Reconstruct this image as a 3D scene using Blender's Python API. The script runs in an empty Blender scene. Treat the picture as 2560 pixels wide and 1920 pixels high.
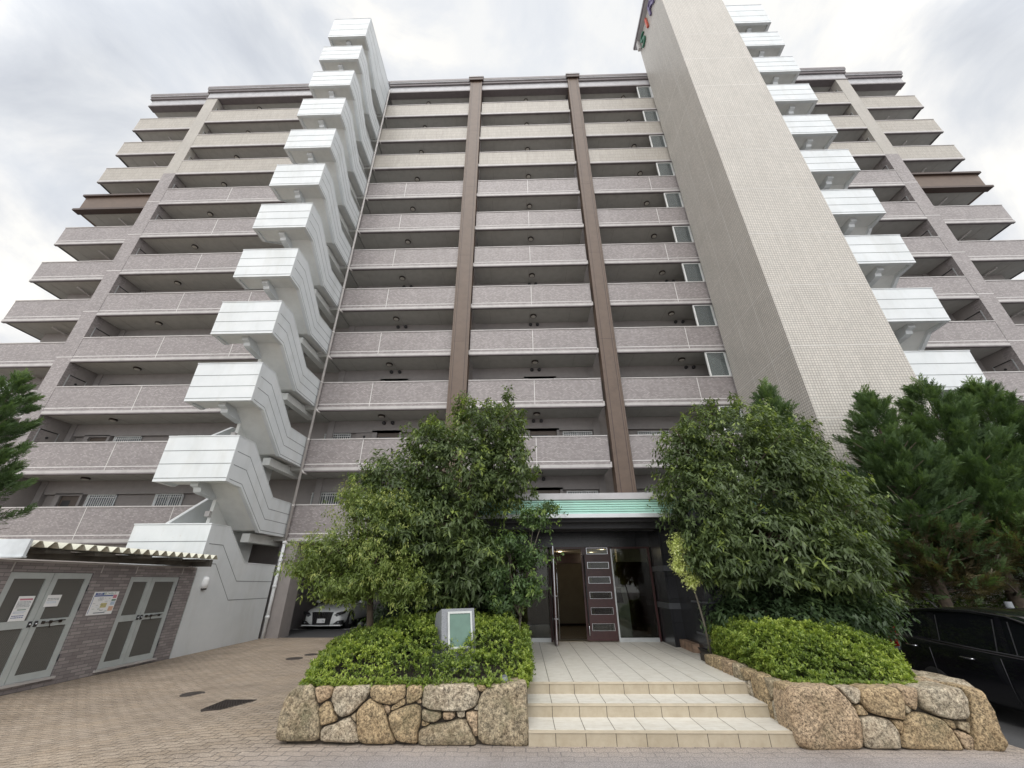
import bpy, math, random
import numpy as np
from mathutils import Vector, Matrix
random.seed(7)
rng = np.random.default_rng(11)
R = math.radians
scene = bpy.context.scene
COL = scene.collection

# ------------------------------------------------------------------ camera
cam = bpy.data.cameras.new('camera')
cam.sensor_fit = 'HORIZONTAL'
cam.sensor_width = 36.0
cam.lens = 992.0 / 2560.0 * 36.0
cam.clip_start = 0.05
cam.clip_end = 1000.0
camo = bpy.data.objects.new('camera', cam)
COL.objects.link(camo)
pt, yw, rl = R(26.36), R(1.30), R(-0.32)
fw = Vector((-math.sin(yw) * math.cos(pt), math.cos(yw) * math.cos(pt), math.sin(pt)))
rt = Vector((math.cos(yw), math.sin(yw), 0))
up = rt.cross(fw)
rt2 = rt * math.cos(rl) + up * math.sin(rl)
up2 = -rt * math.sin(rl) + up * math.cos(rl)
camo.matrix_world = Matrix(((rt2.x, up2.x, -fw.x, 0), (rt2.y, up2.y, -fw.y, 0), (rt2.z, up2.z, -fw.z, 1.5), (0, 0, 0, 1)))
scene.camera = camo

# ------------------------------------------------------------------ world and sun
SUN_EL, SUN_AZ = R(50), R(187)          # azimuth measured clockwise from +Y
w = bpy.data.worlds.new('World')
scene.world = w
w.use_nodes = True
nt = w.node_tree
nt.nodes.clear()
def N(t, **k):
    n = nt.nodes.new(t)
    for a, b in k.items():
        setattr(n, a, b)
    return n
def Lk(a, b):
    nt.links.new(a, b)
out = N('ShaderNodeOutputWorld')
bg = N('ShaderNodeBackground')
bg.inputs[1].default_value = 0.1
Lk(bg.outputs[0], out.inputs[0])
sky = N('ShaderNodeTexSky', sky_type='NISHITA')
sky.sun_disc = False
sky.sun_elevation = SUN_EL
sky.sun_rotation = SUN_AZ
sky.air_density = 1.0
sky.dust_density = 2.0
tc = N('ShaderNodeTexCoord')
sep = N('ShaderNodeSeparateXYZ')
Lk(tc.outputs['Generated'], sep.inputs[0])
def M(op, a, b=None, c=None, clamp=False):
    n = N('ShaderNodeMath', operation=op, use_clamp=clamp)
    for i, v in enumerate((a, b, c)):
        if v is None:
            continue
        if isinstance(v, (int, float)):
            n.inputs[i].default_value = v
        else:
            Lk(v, n.inputs[i])
    return n.outputs[0]
zz = M('MAXIMUM', M('ADD', sep.outputs[2], 0.42), 0.2)
u = M('DIVIDE', sep.outputs[0], zz)
v = M('DIVIDE', sep.outputs[1], zz)
cmb = N('ShaderNodeCombineXYZ')
Lk(M('ADD', sep.outputs[0], M('MULTIPLY', sep.outputs[2], 0.25)), cmb.inputs[0])
Lk(sep.outputs[1], cmb.inputs[1])
Lk(M('MULTIPLY', sep.outputs[2], 1.35), cmb.inputs[2])
def noise(scale, detail, rough, vec, dist=0.0, off=0.0):
    n = N('ShaderNodeTexNoise')
    n.inputs['Scale'].default_value = scale
    n.inputs['Detail'].default_value = detail
    n.inputs['Roughness'].default_value = rough
    n.inputs['Distortion'].default_value = dist
    m = N('ShaderNodeMapping')
    m.inputs['Location'].default_value = (off, off * 0.7, off * 1.3)
    Lk(vec, m.inputs[0])
    Lk(m.outputs[0], n.inputs['Vector'])
    return n.outputs['Fac']
n1 = noise(2.9, 9, 0.57, cmb.outputs[0], 0.45, 12.4)
n2 = noise(1.3, 5, 0.5, cmb.outputs[0], 0.4, 9.4)
def ramp(fac, stops):
    r = N('ShaderNodeValToRGB')
    e = r.color_ramp.elements
    while len(e) < len(stops):
        e.new(0.5)
    for i, (p, c) in enumerate(stops):
        e[i].position = p
        e[i].color = (*c, 1)
    Lk(fac, r.inputs[0])
    return r.outputs[0]
cl = ramp(n1, [(0.34, (0.57, 0.60, 0.655)), (0.43, (0.68, 0.705, 0.745)), (0.49, (0.79, 0.80, 0.815)), (0.545, (0.90, 0.895, 0.88)), (0.62, (1.12, 1.07, 0.97))])
hole = ramp(n2, [(0.38, (0.62, 0.62, 0.62)), (0.52, (0.05, 0.05, 0.05)), (0.7, (0, 0, 0))])
sc1 = N('ShaderNodeVectorMath', operation='SCALE')
Lk(cl, sc1.inputs[0])
sc1.inputs['Scale'].default_value = 8.3
# unseen sky beside and behind the camera brightened, added to light the building
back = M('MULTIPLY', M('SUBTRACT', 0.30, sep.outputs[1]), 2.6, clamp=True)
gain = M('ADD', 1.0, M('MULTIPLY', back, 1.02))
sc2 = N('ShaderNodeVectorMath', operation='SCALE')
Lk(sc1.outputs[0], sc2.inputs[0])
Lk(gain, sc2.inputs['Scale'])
veil = N('ShaderNodeMix', data_type='RGBA')
veil.inputs[0].default_value = 0.72
Lk(sky.outputs[0], veil.inputs[6])
veil.inputs[7].default_value = (7.6, 7.9, 8.3, 1)
mx = N('ShaderNodeMix', data_type='RGBA')
Lk(hole, mx.inputs[0])
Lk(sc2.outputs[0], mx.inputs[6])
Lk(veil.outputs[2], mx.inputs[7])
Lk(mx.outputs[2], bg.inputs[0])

sun = bpy.data.lights.new('sun', 'SUN')
sun.energy = 0.8
sun.angle = R(24)
sun.color = (1.0, 0.965, 0.92)
suno = bpy.data.objects.new('sun', sun)
COL.objects.link(suno)
sd = Vector((math.sin(SUN_AZ) * math.cos(SUN_EL), math.cos(SUN_AZ) * math.cos(SUN_EL), math.sin(SUN_EL)))
suno.rotation_euler = sd.to_track_quat('Z', 'Y').to_euler()
suno.location = (0, -20, 40)

vs = scene.view_settings
vs.view_transform = 'Standard'
vs.look = 'None'
vs.gamma = 1
vs.exposure = 0.40
scene.cycles.max_bounces = 8
scene.cycles.transparent_max_bounces = 8

# ------------------------------------------------------------------ materials
def newmat(name):
    m = bpy.data.materials.new(name)
    m.use_nodes = True
    global nt
    nt = m.node_tree
    b = nt.nodes['Principled BSDF']
    return m, b
def coords(kind='Object', wall=False, scale=(1, 1, 1)):
    t = N('ShaderNodeTexCoord')
    o = t.outputs[kind]
    if wall:                         # u along the wall, v up: works for faces along X or Y
        s = N('ShaderNodeSeparateXYZ')
        Lk(o, s.inputs[0])
        c = N('ShaderNodeCombineXYZ')
        Lk(M('ADD', s.outputs[0], s.outputs[1]), c.inputs[0])
        Lk(s.outputs[2], c.inputs[1])
        o = c.outputs[0]
    m = N('ShaderNodeMapping')
    m.inputs['Scale'].default_value = scale
    Lk(o, m.inputs[0])
    return m.outputs[0]
def tnoise(vec, scale, detail=4, rough=0.55):
    n = N('ShaderNodeTexNoise')
    n.inputs['Scale'].default_value = scale
    n.inputs['Detail'].default_value = detail
    n.inputs['Roughness'].default_value = rough
    Lk(vec, n.inputs['Vector'])
    return n.outputs['Fac']
def mixc(f, a, b, mode='MIX'):
    n = N('ShaderNodeMix', data_type='RGBA', blend_type=mode)
    for i, v in ((0, f), (6, a), (7, b)):
        if isinstance(v, (int, float)):
            n.inputs[i].default_value = v
        elif isinstance(v, tuple):
            n.inputs[i].default_value = (*v, 1) if len(v) == 3 else v
        else:
            Lk(v, n.inputs[i])
    return n.outputs[2]
def bump(b, h, strength=0.3, dist=0.01):
    n = N('ShaderNodeBump')
    n.inputs['Strength'].default_value = strength
    n.inputs['Distance'].default_value = dist
    Lk(h, n.inputs['Height'])
    Lk(n.outputs[0], b.inputs['Normal'])
def plain(name, col, rough=0.6, metal=0.0, var=0.08, vs_=3.0, bmp=0.0, spec=0.5, coat=0.0):
    m, b = newmat(name)
    b.inputs['Roughness'].default_value = rough
    b.inputs['Metallic'].default_value = metal
    b.inputs['Specular IOR Level'].default_value = spec
    b.inputs['Coat Weight'].default_value = coat
    b.inputs['Coat Roughness'].default_value = 0.03
    c = coords()
    f = tnoise(c, vs_, 5, 0.6)
    dk = tuple(x * (1 - var * 2) for x in col)
    lt = tuple(min(1, x * (1 + var)) for x in col)
    Lk(ramp(f, [(0.3, dk), (0.55, col), (0.75, lt)]), b.inputs['Base Color'])
    if bmp:
        bump(b, tnoise(c, 60, 3), bmp, 0.004)
    return m
def brick(name, c1, c2, mortar, bw, bh, gap=0.006, off=0.5, rough=0.45, bias=0.0, wall=True, var=0.1, bmp=0.25, fleck=None):
    m, b = newmat(name)
    b.inputs['Roughness'].default_value = rough
    c = coords(wall=wall)
    t = N('ShaderNodeTexBrick')
    t.offset = off
    t.inputs['Color1'].default_value = (*c1, 1)
    t.inputs['Color2'].default_value = (*c2, 1)
    t.inputs['Mortar'].default_value = (*mortar, 1)
    t.inputs['Scale'].default_value = 1.0
    t.inputs['Mortar Size'].default_value = gap
    t.inputs['Mortar Smooth'].default_value = 0.1
    t.inputs['Bias'].default_value = bias
    t.inputs['Brick Width'].default_value = bw
    t.inputs['Row Height'].default_value = bh
    Lk(c, t.inputs['Vector'])
    big = tnoise(c, 0.7, 5, 0.6)
    colr = mixc(1.0, t.outputs['Color'], ramp(big, [(0.3, (1 - var,) * 3), (0.7, (1 + var * 0.3,) * 3)]), 'MULTIPLY')
    # faint rain streaks running down the wall
    st = tnoise(coords(wall=wall, scale=(1.0, 0.06, 1)) if wall else c, 5.0, 4, 0.6)
    colr = mixc(1.0, colr, ramp(st, [(0.35, (0.93, 0.925, 0.92)), (0.6, (1, 1, 1))]), 'MULTIPLY')
    Lk(colr, b.inputs['Base Color'])
    if bmp:
        bump(b, M('SUBTRACT', 1.0, t.outputs['Fac']), bmp, 0.004)
    return m

MT = {}
MT['mauve'] = brick('mauve_tile', (0.250, 0.222, 0.222), (0.410, 0.375, 0.370), (0.235, 0.215, 0.212), 0.105, 0.055, 0.0075, bias=-0.25)
MT['mauve_dark'] = brick('mauve_shed_tile', (0.235, 0.210, 0.214), (0.38, 0.345, 0.34), (0.155, 0.148, 0.15), 0.23, 0.065, 0.006, bias=-0.2)
MT['cream'] = brick('cream_tile', (0.42, 0.385, 0.335), (0.50, 0.465, 0.415), (0.25, 0.23, 0.205), 0.05, 0.30, 0.010, off=0.0, bmp=0.5)
MT['cream_plain'] = brick('cream_pier_tile', (0.37, 0.345, 0.31), (0.44, 0.41, 0.37), (0.34, 0.32, 0.29), 0.10, 0.05, 0.006)
MT['tower'] = brick('tower_tile', (0.50, 0.475, 0.435), (0.58, 0.545, 0.495), (0.29, 0.27, 0.245), 0.10, 0.10, 0.011, off=0.0, var=0.06)
MT['tower_line'] = plain('tower_joint', (0.58, 0.56, 0.53), 0.6)
MT['trim'] = plain('pale_trim', (0.47, 0.45, 0.44), 0.5)
MT['line'] = plain('white_joint', (0.66, 0.64, 0.63), 0.6)
MT['soffit'] = plain('soffit_paint', (0.46, 0.46, 0.44), 0.8, var=0.05)
MT['wallp'] = plain('corridor_wall', (0.29, 0.265, 0.255), 0.75, var=0.05)
MT['wallg'] = plain('beam_paint', (0.30, 0.28, 0.275), 0.75, var=0.05)
MT['garage'] = plain('garage_paint', (0.20, 0.185, 0.185), 0.8, var=0.06)
MT['white'] = plain('white_paint', (0.74, 0.765, 0.775), 0.6, var=0.035, vs_=1.2)
m, b = newmat('weathered_white_paint')
b.inputs['Roughness'].default_value = 0.6
c = coords()
wst = tnoise(coords(scale=(2.2, 2.2, 0.5)), 1.0, 5, 0.6)
wbl = tnoise(c, 1.1, 5, 0.6)
wsp = tnoise(c, 14, 4, 0.7)
wc_ = mixc(1.0, ramp(wbl, [(0.3, (0.60, 0.63, 0.645)), (0.7, (0.685, 0.71, 0.725))]), ramp(wst, [(0.32, (0.93, 0.925, 0.91)), (0.5, (1, 1, 1))]), 'MULTIPLY')
Lk(mixc(1.0, wc_, ramp(wsp, [(0.26, (0.92, 0.85, 0.82)), (0.36, (1, 1, 1))]), 'MULTIPLY'), b.inputs['Base Color'])
MT['white'] = m
MT['whiteg'] = plain('white_shade_paint', (0.70, 0.71, 0.69), 0.7, var=0.04)
MT['groove'] = plain('groove_shadow_gap', (0.22, 0.235, 0.24), 0.8)
MT['brown'] = plain('brown_steel', (0.118, 0.080, 0.058), 0.5, var=0.08)
MT['brown_dark'] = plain('brown_steel_edge', (0.060, 0.036, 0.028), 0.5)
MT['eave'] = plain('grey_eave', (0.44, 0.435, 0.45), 0.5)
MT['eave_dark'] = plain('dark_eave', (0.17, 0.15, 0.155), 0.5)
MT['black'] = plain('black_plastic', (0.02, 0.02, 0.022), 0.4)
MT['dark'] = plain('dark_metal', (0.05, 0.05, 0.055), 0.45, 0.3)
MT['lampglass'] = plain('lamp_glass', (0.55, 0.53, 0.48), 0.3)
MT['bronze'] = plain('dark_bronze', (0.045, 0.035, 0.03), 0.4, 0.4)
MT['alu'] = plain('aluminium', (0.55, 0.57, 0.58), 0.4, 0.5)
MT['alup'] = plain('aluminium_door', (0.52, 0.56, 0.56), 0.45, 0.25, var=0.06)
MT['whitebar'] = plain('white_bars', (0.72, 0.73, 0.72), 0.45)
MT['pipe'] = plain('pipe_grey', (0.50, 0.475, 0.46), 0.5)
MT['pipew'] = plain('pipe_white', (0.74, 0.76, 0.77), 0.45)
MT['doorp'] = plain('flat_door', (0.10, 0.075, 0.06), 0.5)
MT['winin'] = plain('window_pane', (0.10, 0.115, 0.13), 0.12, var=0.2, vs_=1.0)
MT['chrome'] = plain('chrome', (0.50, 0.51, 0.53), 0.15, 1.0, var=0.02)
MT['paper'] = plain('paper', (0.78, 0.79, 0.80), 0.6, var=0.01)
MT['ink'] = plain('ink_grey', (0.20, 0.23, 0.26), 0.6)
MT['pink'] = plain('ink_pink', (0.55, 0.22, 0.28), 0.6)
MT['blue'] = plain('ink_blue', (0.05, 0.09, 0.30), 0.6)
MT['lblue'] = plain('ink_light_blue', (0.45, 0.55, 0.68), 0.6)
MT['green'] = plain('ink_green', (0.08, 0.20, 0.15), 0.6)
MT['yell'] = plain('ink_yellow', (0.55, 0.50, 0.25), 0.6)
MT['oran'] = plain('ink_orange', (0.66, 0.42, 0.30), 0.6)
MT['let_green'] = plain('letter_green', (0.03, 0.15, 0.09), 0.4)
MT['let_red'] = plain('letter_red', (0.55, 0.09, 0.05), 0.4)
MT['let_purple'] = plain('letter_purple', (0.16, 0.13, 0.26), 0.4)
MT['whitecar'] = plain('white_car_paint', (0.84, 0.87, 0.87), 0.25, var=0.01, coat=1.0)
MT['blackcar'] = plain('black_car_paint', (0.006, 0.006, 0.009), 0.22, var=0.01, coat=1.0)
MT['rubber'] = plain('rubber', (0.02, 0.02, 0.02), 0.8)
MT['carglass'] = plain('tinted_glass', (0.006, 0.007, 0.008), 0.04, spec=0.6)
MT['red'] = plain('tail_light_red', (0.25, 0.01, 0.01), 0.2)
MT['lens'] = plain('lamp_lens', (0.35, 0.37, 0.40), 0.1, 0.3)
MT['iron'] = plain('cast_iron', (0.055, 0.045, 0.04), 0.7, 0.2, bmp=0.3)
MT['bark'] = plain('bark', (0.10, 0.075, 0.055), 0.9, var=0.2, vs_=12, bmp=0.8)
MT['barkg'] = plain('bark_grey', (0.13, 0.115, 0.09), 0.9, var=0.2, vs_=12, bmp=0.6)
MT['soil'] = plain('soil', (0.05, 0.04, 0.03), 0.95, var=0.3, vs_=9, bmp=0.8)
MT['grey_mon'] = plain('speckled_grey_granite', (0.22, 0.23, 0.25), 0.45, var=0.22, vs_=120)
MT['monframe'] = plain('monument_frame', (0.52, 0.54, 0.53), 0.4, 0.1)
MT['mongreen'] = plain('monument_green_plate', (0.105, 0.185, 0.150), 0.3, 0.1, var=0.08, vs_=6)
MT['copper'] = plain('verdigris_louvre', (0.62, 0.93, 0.84), 0.4, var=0.04)
MT['wood'] = plain('mahogany', (0.055, 0.016, 0.016), 0.35, var=0.15, vs_=8)
MT['beige'] = plain('lobby_beige', (0.13, 0.112, 0.078), 0.7)
MT['lobbyceil'] = plain('lobby_ceiling', (0.60, 0.55, 0.46), 0.8)
MT['lobbyfloor'] = plain('lobby_floor', (0.16, 0.14, 0.11), 0.25)
MT['stone_low'] = plain('brown_kerb_stone', (0.30, 0.20, 0.14), 0.8, var=0.25, vs_=9, bmp=0.6)
MT['siding'] = brick('pale_siding', (0.33, 0.33, 0.32), (0.36, 0.36, 0.35), (0.15, 0.15, 0.15), 3.0, 0.12, 0.008)
MT['yellowish'] = plain('corrugated_frp', (0.56, 0.55, 0.46), 0.5, var=0.1)
MT['fascia'] = plain('fascia_sheet', (0.60, 0.63, 0.65), 0.45, 0.1)
MT['fasciadk'] = plain('fascia_beam', (0.10, 0.095, 0.085), 0.6, var=0.2)
MT['bollard'] = plain('grey_bollard', (0.15, 0.16, 0.175), 0.5)

m, b = newmat('black_granite')      # polished dark granite slabs with thin joints
b.inputs['Roughness'].default_value = 0.25
c = coords(wall=True)
t = N('ShaderNodeTexBrick'); t.offset = 0.0
t.inputs['Color1'].default_value = (0.018, 0.019, 0.022, 1); t.inputs['Color2'].default_value = (0.026, 0.027, 0.031, 1)
t.inputs['Mortar'].default_value = (0.008, 0.008, 0.009, 1); t.inputs['Mortar Size'].default_value = 0.003
t.inputs['Scale'].default_value = 1; t.inputs['Brick Width'].default_value = 0.40; t.inputs['Row Height'].default_value = 0.40
Lk(c, t.inputs['Vector'])
Lk(mixc(1.0, t.outputs['Color'], ramp(tnoise(coords(), 160, 2), [(0.35, (0.6, 0.6, 0.6)), (0.7, (1.5, 1.5, 1.55))]), 'MULTIPLY'), b.inputs['Base Color'])
MT['granite'] = m
MT['granite_band'] = plain('grey_granite_band', (0.085, 0.09, 0.10), 0.3, var=0.1, vs_=60)

m, b = newmat('clear_glass')        # real panes that show the room behind and mirror the forecourt
b.inputs['Roughness'].default_value = 0.01
b.inputs['Base Color'].default_value = (0.8, 0.82, 0.8, 1)
gl = N('ShaderNodeBsdfGlossy'); gl.inputs['Roughness'].default_value = 0.01
tr = N('ShaderNodeBsdfTransparent'); tr.inputs[0].default_value = (0.62, 0.64, 0.60, 1)
fr = N('ShaderNodeFresnel'); fr.inputs[0].default_value = 1.5
ms = N('ShaderNodeMixShader')
Lk(fr.outputs[0], ms.inputs[0]); Lk(tr.outputs[0], ms.inputs[1]); Lk(gl.outputs[0], ms.inputs[2])
Lk(ms.outputs[0], nt.nodes['Material Output'].inputs[0])
MT['glass'] = m

m, b = newmat('wind_screen_glass')
gl = N('ShaderNodeBsdfGlossy'); gl.inputs['Roughness'].default_value = 0.03; gl.inputs[0].default_value = (0.8, 0.85, 0.85, 1)
tr = N('ShaderNodeBsdfTransparent'); tr.inputs[0].default_value = (0.66, 0.70, 0.69, 1)
fr = N('ShaderNodeFresnel'); fr.inputs[0].default_value = 1.6
ms = N('ShaderNodeMixShader')
df = N('ShaderNodeBsdfDiffuse'); df.inputs[0].default_value = (0.30, 0.33, 0.33, 1)
m2 = N('ShaderNodeMixShader'); m2.inputs[0].default_value = 0.35
Lk(tr.outputs[0], m2.inputs[1]); Lk(df.outputs[0], m2.inputs[2])
Lk(fr.outputs[0], ms.inputs[0]); Lk(m2.outputs[0], ms.inputs[1]); Lk(gl.outputs[0], ms.inputs[2])
Lk(ms.outputs[0], nt.nodes['Material Output'].inputs[0])
MT['screen'] = m

m, b = newmat('downlight_glow')
b.inputs['Emission Color'].default_value = (1, 0.86, 0.62, 1)
b.inputs['Emission Strength'].default_value = 6.0
MT['glow'] = m

m, b = newmat('expanded_mesh')      # diagonal expanded-metal lattice with dark gaps
b.inputs['Roughness'].default_value = 0.6
c = coords(wall=True)
s = N('ShaderNodeSeparateXYZ'); Lk(c, s.inputs[0])
a1 = M('ABSOLUTE', M('SUBTRACT', M('FRACT', M('MULTIPLY', M('ADD', s.outputs[0], M('MULTIPLY', s.outputs[1], 1.6)), 34)), 0.5))
a2 = M('ABSOLUTE', M('SUBTRACT', M('FRACT', M('MULTIPLY', M('SUBTRACT', s.outputs[0], M('MULTIPLY', s.outputs[1], 1.6)), 34)), 0.5))
g = M('MINIMUM', a1, a2)
Lk(ramp(g, [(0.06, (0.20, 0.195, 0.18)), (0.16, (0.050, 0.049, 0.046))]), b.inputs['Base Color'])
MT['mesh'] = m

def stone_mat(name, tint, sc=34, sp_=62, moss=0.0):
    m, b = newmat(name)
    b.inputs['Roughness'].default_value = 0.85
    c = coords()
    n1 = tnoise(c, sc, 6, 0.75); n2 = tnoise(c, 4.5, 6, 0.65); n3 = tnoise(c, sp_, 4, 0.8)
    base = ramp(n1, [(0.36, tuple(x * 0.25 for x in tint)), (0.46, tuple(x * 0.75 for x in tint)), (0.55, tuple(min(1, x * 1.25) for x in tint)), (0.66, tuple(min(1, x * 1.7) for x in tint))])
    rust = mixc(ramp(n2, [(0.42, (0, 0, 0)), (0.62, (0.75, 0.75, 0.75))]), base, (0.34, 0.185, 0.075))
    rust = mixc(0.28, base, rust)
    ms_ = ramp(tnoise(c, 2.3, 6, 0.7), [(0.52, (0, 0, 0)), (0.66, (moss,) * 3)])
    rust = mixc(ms_, rust, (0.13, 0.135, 0.075))
    sp = mixc(1.0, rust, ramp(n3, [(0.36, (0.22, 0.20, 0.18)), (0.50, (0.95, 0.95, 0.95)), (0.66, (1.1, 1.1, 1.1))]), 'MULTIPLY')
    Lk(sp, b.inputs['Base Color'])
    h = M('ADD', M('MULTIPLY', n1, 1.0), M('MULTIPLY', n3, 0.5))
    bump(b, h, 0.9, 0.02)
    return m
STONE = [stone_mat('granite_boulder_tan', (0.42, 0.32, 0.19), 34, 62, 0.5), stone_mat('granite_boulder_grey', (0.38, 0.32, 0.22), 24, 70, 0.65),
         stone_mat('granite_boulder_rusty', (0.45, 0.34, 0.225), 40, 50, 0.3), stone_mat('granite_boulder_pale', (0.47, 0.41, 0.31), 29, 85, 0.4)]

def leaf_mat(name, dark, mid, light, trans=0.3, rough=0.42):
    m, b = newmat(name)
    at = N('ShaderNodeAttribute'); at.attribute_name = 'val'
    colr = ramp(at.outputs['Fac'], [(0.0, dark), (0.5, mid), (1.0, light)])
    b.inputs['Roughness'].default_value = rough
    b.inputs['Specular IOR Level'].default_value = 0.35
    Lk(colr, b.inputs['Base Color'])
    tl = N('ShaderNodeBsdfTranslucent')
    Lk(mixc(1.0, colr, (1.5, 1.6, 0.7), 'MULTIPLY'), tl.inputs[0])
    ms = N('ShaderNodeMixShader'); ms.inputs[0].default_value = trans
    Lk(b.outputs[0], ms.inputs[1]); Lk(tl.outputs[0], ms.inputs[2])
    Lk(ms.outputs[0], nt.nodes['Material Output'].inputs[0])
    return m
LEAF = {
 'oak': leaf_mat('oak_leaf', (0.045, 0.068, 0.030), (0.105, 0.145, 0.058), (0.28, 0.35, 0.085)),
 'feather': leaf_mat('feathery_leaf', (0.065, 0.10, 0.030), (0.15, 0.20, 0.05), (0.36, 0.39, 0.13)),
 'nandina': leaf_mat('ash_leaf', (0.040, 0.070, 0.03), (0.085, 0.14, 0.05), (0.22, 0.30, 0.08)),
 'cypress': leaf_mat('cypress_spray', (0.035, 0.062, 0.028), (0.075, 0.125, 0.052), (0.15, 0.215, 0.08), 0.25, 0.6),
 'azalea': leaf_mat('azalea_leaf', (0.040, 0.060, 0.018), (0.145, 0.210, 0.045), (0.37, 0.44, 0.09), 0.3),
 'shrub': leaf_mat('shrub_leaf', (0.030, 0.052, 0.026), (0.062, 0.100, 0.045), (0.13, 0.19, 0.07)),
 'blossom': leaf_mat('pale_blossom', (0.40, 0.44, 0.14), (0.60, 0.64, 0.28), (0.75, 0.78, 0.45)),
 'brownleaf': leaf_mat('withered_spray', (0.045, 0.036, 0.020), (0.085, 0.068, 0.036), (0.11, 0.10, 0.045)),
}

m, b = newmat('wave_pavers')        # interlocking pavers: wavy rows, tan fading to grey
b.inputs['Roughness'].default_value = 0.9
c = coords()
s = N('ShaderNodeSeparateXYZ'); Lk(c, s.inputs[0])
wob = M('MULTIPLY', M('SINE', M('MULTIPLY', s.outputs[0], 2 * math.pi / 0.225)), 0.012)
cc = N('ShaderNodeCombineXYZ')
Lk(s.outputs[0], cc.inputs[0]); Lk(M('ADD', s.outputs[1], wob), cc.inputs[1])
t = N('ShaderNodeTexBrick'); t.offset = 0.5
t.inputs['Color1'].default_value = (0.345, 0.280, 0.212, 1); t.inputs['Color2'].default_value = (0.405, 0.338, 0.268, 1)
t.inputs['Mortar'].default_value = (0.085, 0.065, 0.05, 1); t.inputs['Mortar Size'].default_value = 0.007
t.inputs['Mortar Smooth'].default_value = 0.4
t.inputs['Scale'].default_value = 1; t.inputs['Brick Width'].default_value = 0.225; t.inputs['Row Height'].default_value = 0.1125
Lk(cc.outputs[0], t.inputs['Vector'])
grit = tnoise(c, 75, 5, 0.85)
spk = ramp(grit, [(0.34, (0.30, 0.30, 0.31)), (0.48, (0.88, 0.88, 0.88)), (0.58, (1.2, 1.18, 1.17)), (0.68, (2.1, 2.05, 2.05))])
gx = M('MULTIPLY', M('ADD', s.outputs[0], 3.6), 0.45, clamp=True)
gy = M('MULTIPLY', M('SUBTRACT', 5.6, s.outputs[1]), 1.2, clamp=True)
gr = mixc(M('MULTIPLY', gx, gy), t.outputs['Color'], (0.31, 0.285, 0.28))
big = ramp(tnoise(c, 1.1, 7, 0.68), [(0.3, (0.72, 0.71, 0.70)), (0.5, (0.95, 0.95, 0.95)), (0.7, (1.10, 1.08, 1.05))])
Lk(mixc(1.0, mixc(1.0, gr, big, 'MULTIPLY'), spk, 'MULTIPLY'), b.inputs['Base Color'])
bump(b, M('ADD', M('MULTIPLY', M('SUBTRACT', 1.0, t.outputs['Fac']), 1.0), M('MULTIPLY', grit, 0.35)), 0.6, 0.008)
MT['paver'] = m
MT['asphalt'] = plain('asphalt', (0.065, 0.065, 0.068), 0.9, var=0.15, vs_=40, bmp=0.6)

def tile_floor(name, base, wall, bw, bh):
    m, b = newmat(name)
    b.inputs['Roughness'].default_value = 0.45
    c = coords(wall=wall) if wall else coords()
    t = N('ShaderNodeTexBrick'); t.offset = 0.0
    t.inputs['Color1'].default_value = (*base, 1); t.inputs['Color2'].default_value = (*[x * 0.95 for x in base], 1)
    t.inputs['Mortar'].default_value = (0.10, 0.085, 0.065, 1); t.inputs['Mortar Size'].default_value = 0.004
    t.inputs['Scale'].default_value = 1; t.inputs['Brick Width'].default_value = bw; t.inputs['Row Height'].default_value = bh
    Lk(c, t.inputs['Vector'])
    n = ramp(tnoise(c, 9, 6, 0.7), [(0.34, (0.70, 0.65, 0.56)), (0.5, (0.93, 0.91, 0.87)), (0.62, (1.05, 1.04, 1.02))])
    n2 = ramp(tnoise(coords(scale=(1.5, 12, 1)), 3, 4, 0.6), [(0.35, (0.90, 0.885, 0.86)), (0.55, (1, 1, 1))])
    Lk(mixc(1.0, mixc(0.75 if wall else 0.35, t.outputs['Color'], n, 'MULTIPLY'), n2, 'MULTIPLY'), b.inputs['Base Color'])
    return m
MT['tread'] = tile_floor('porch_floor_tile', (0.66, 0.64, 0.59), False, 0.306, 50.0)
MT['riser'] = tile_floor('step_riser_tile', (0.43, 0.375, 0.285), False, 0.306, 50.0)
MT['nosing'] = plain('step_nosing', (0.50, 0.435, 0.33), 0.5, var=0.06, vs_=8)

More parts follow.
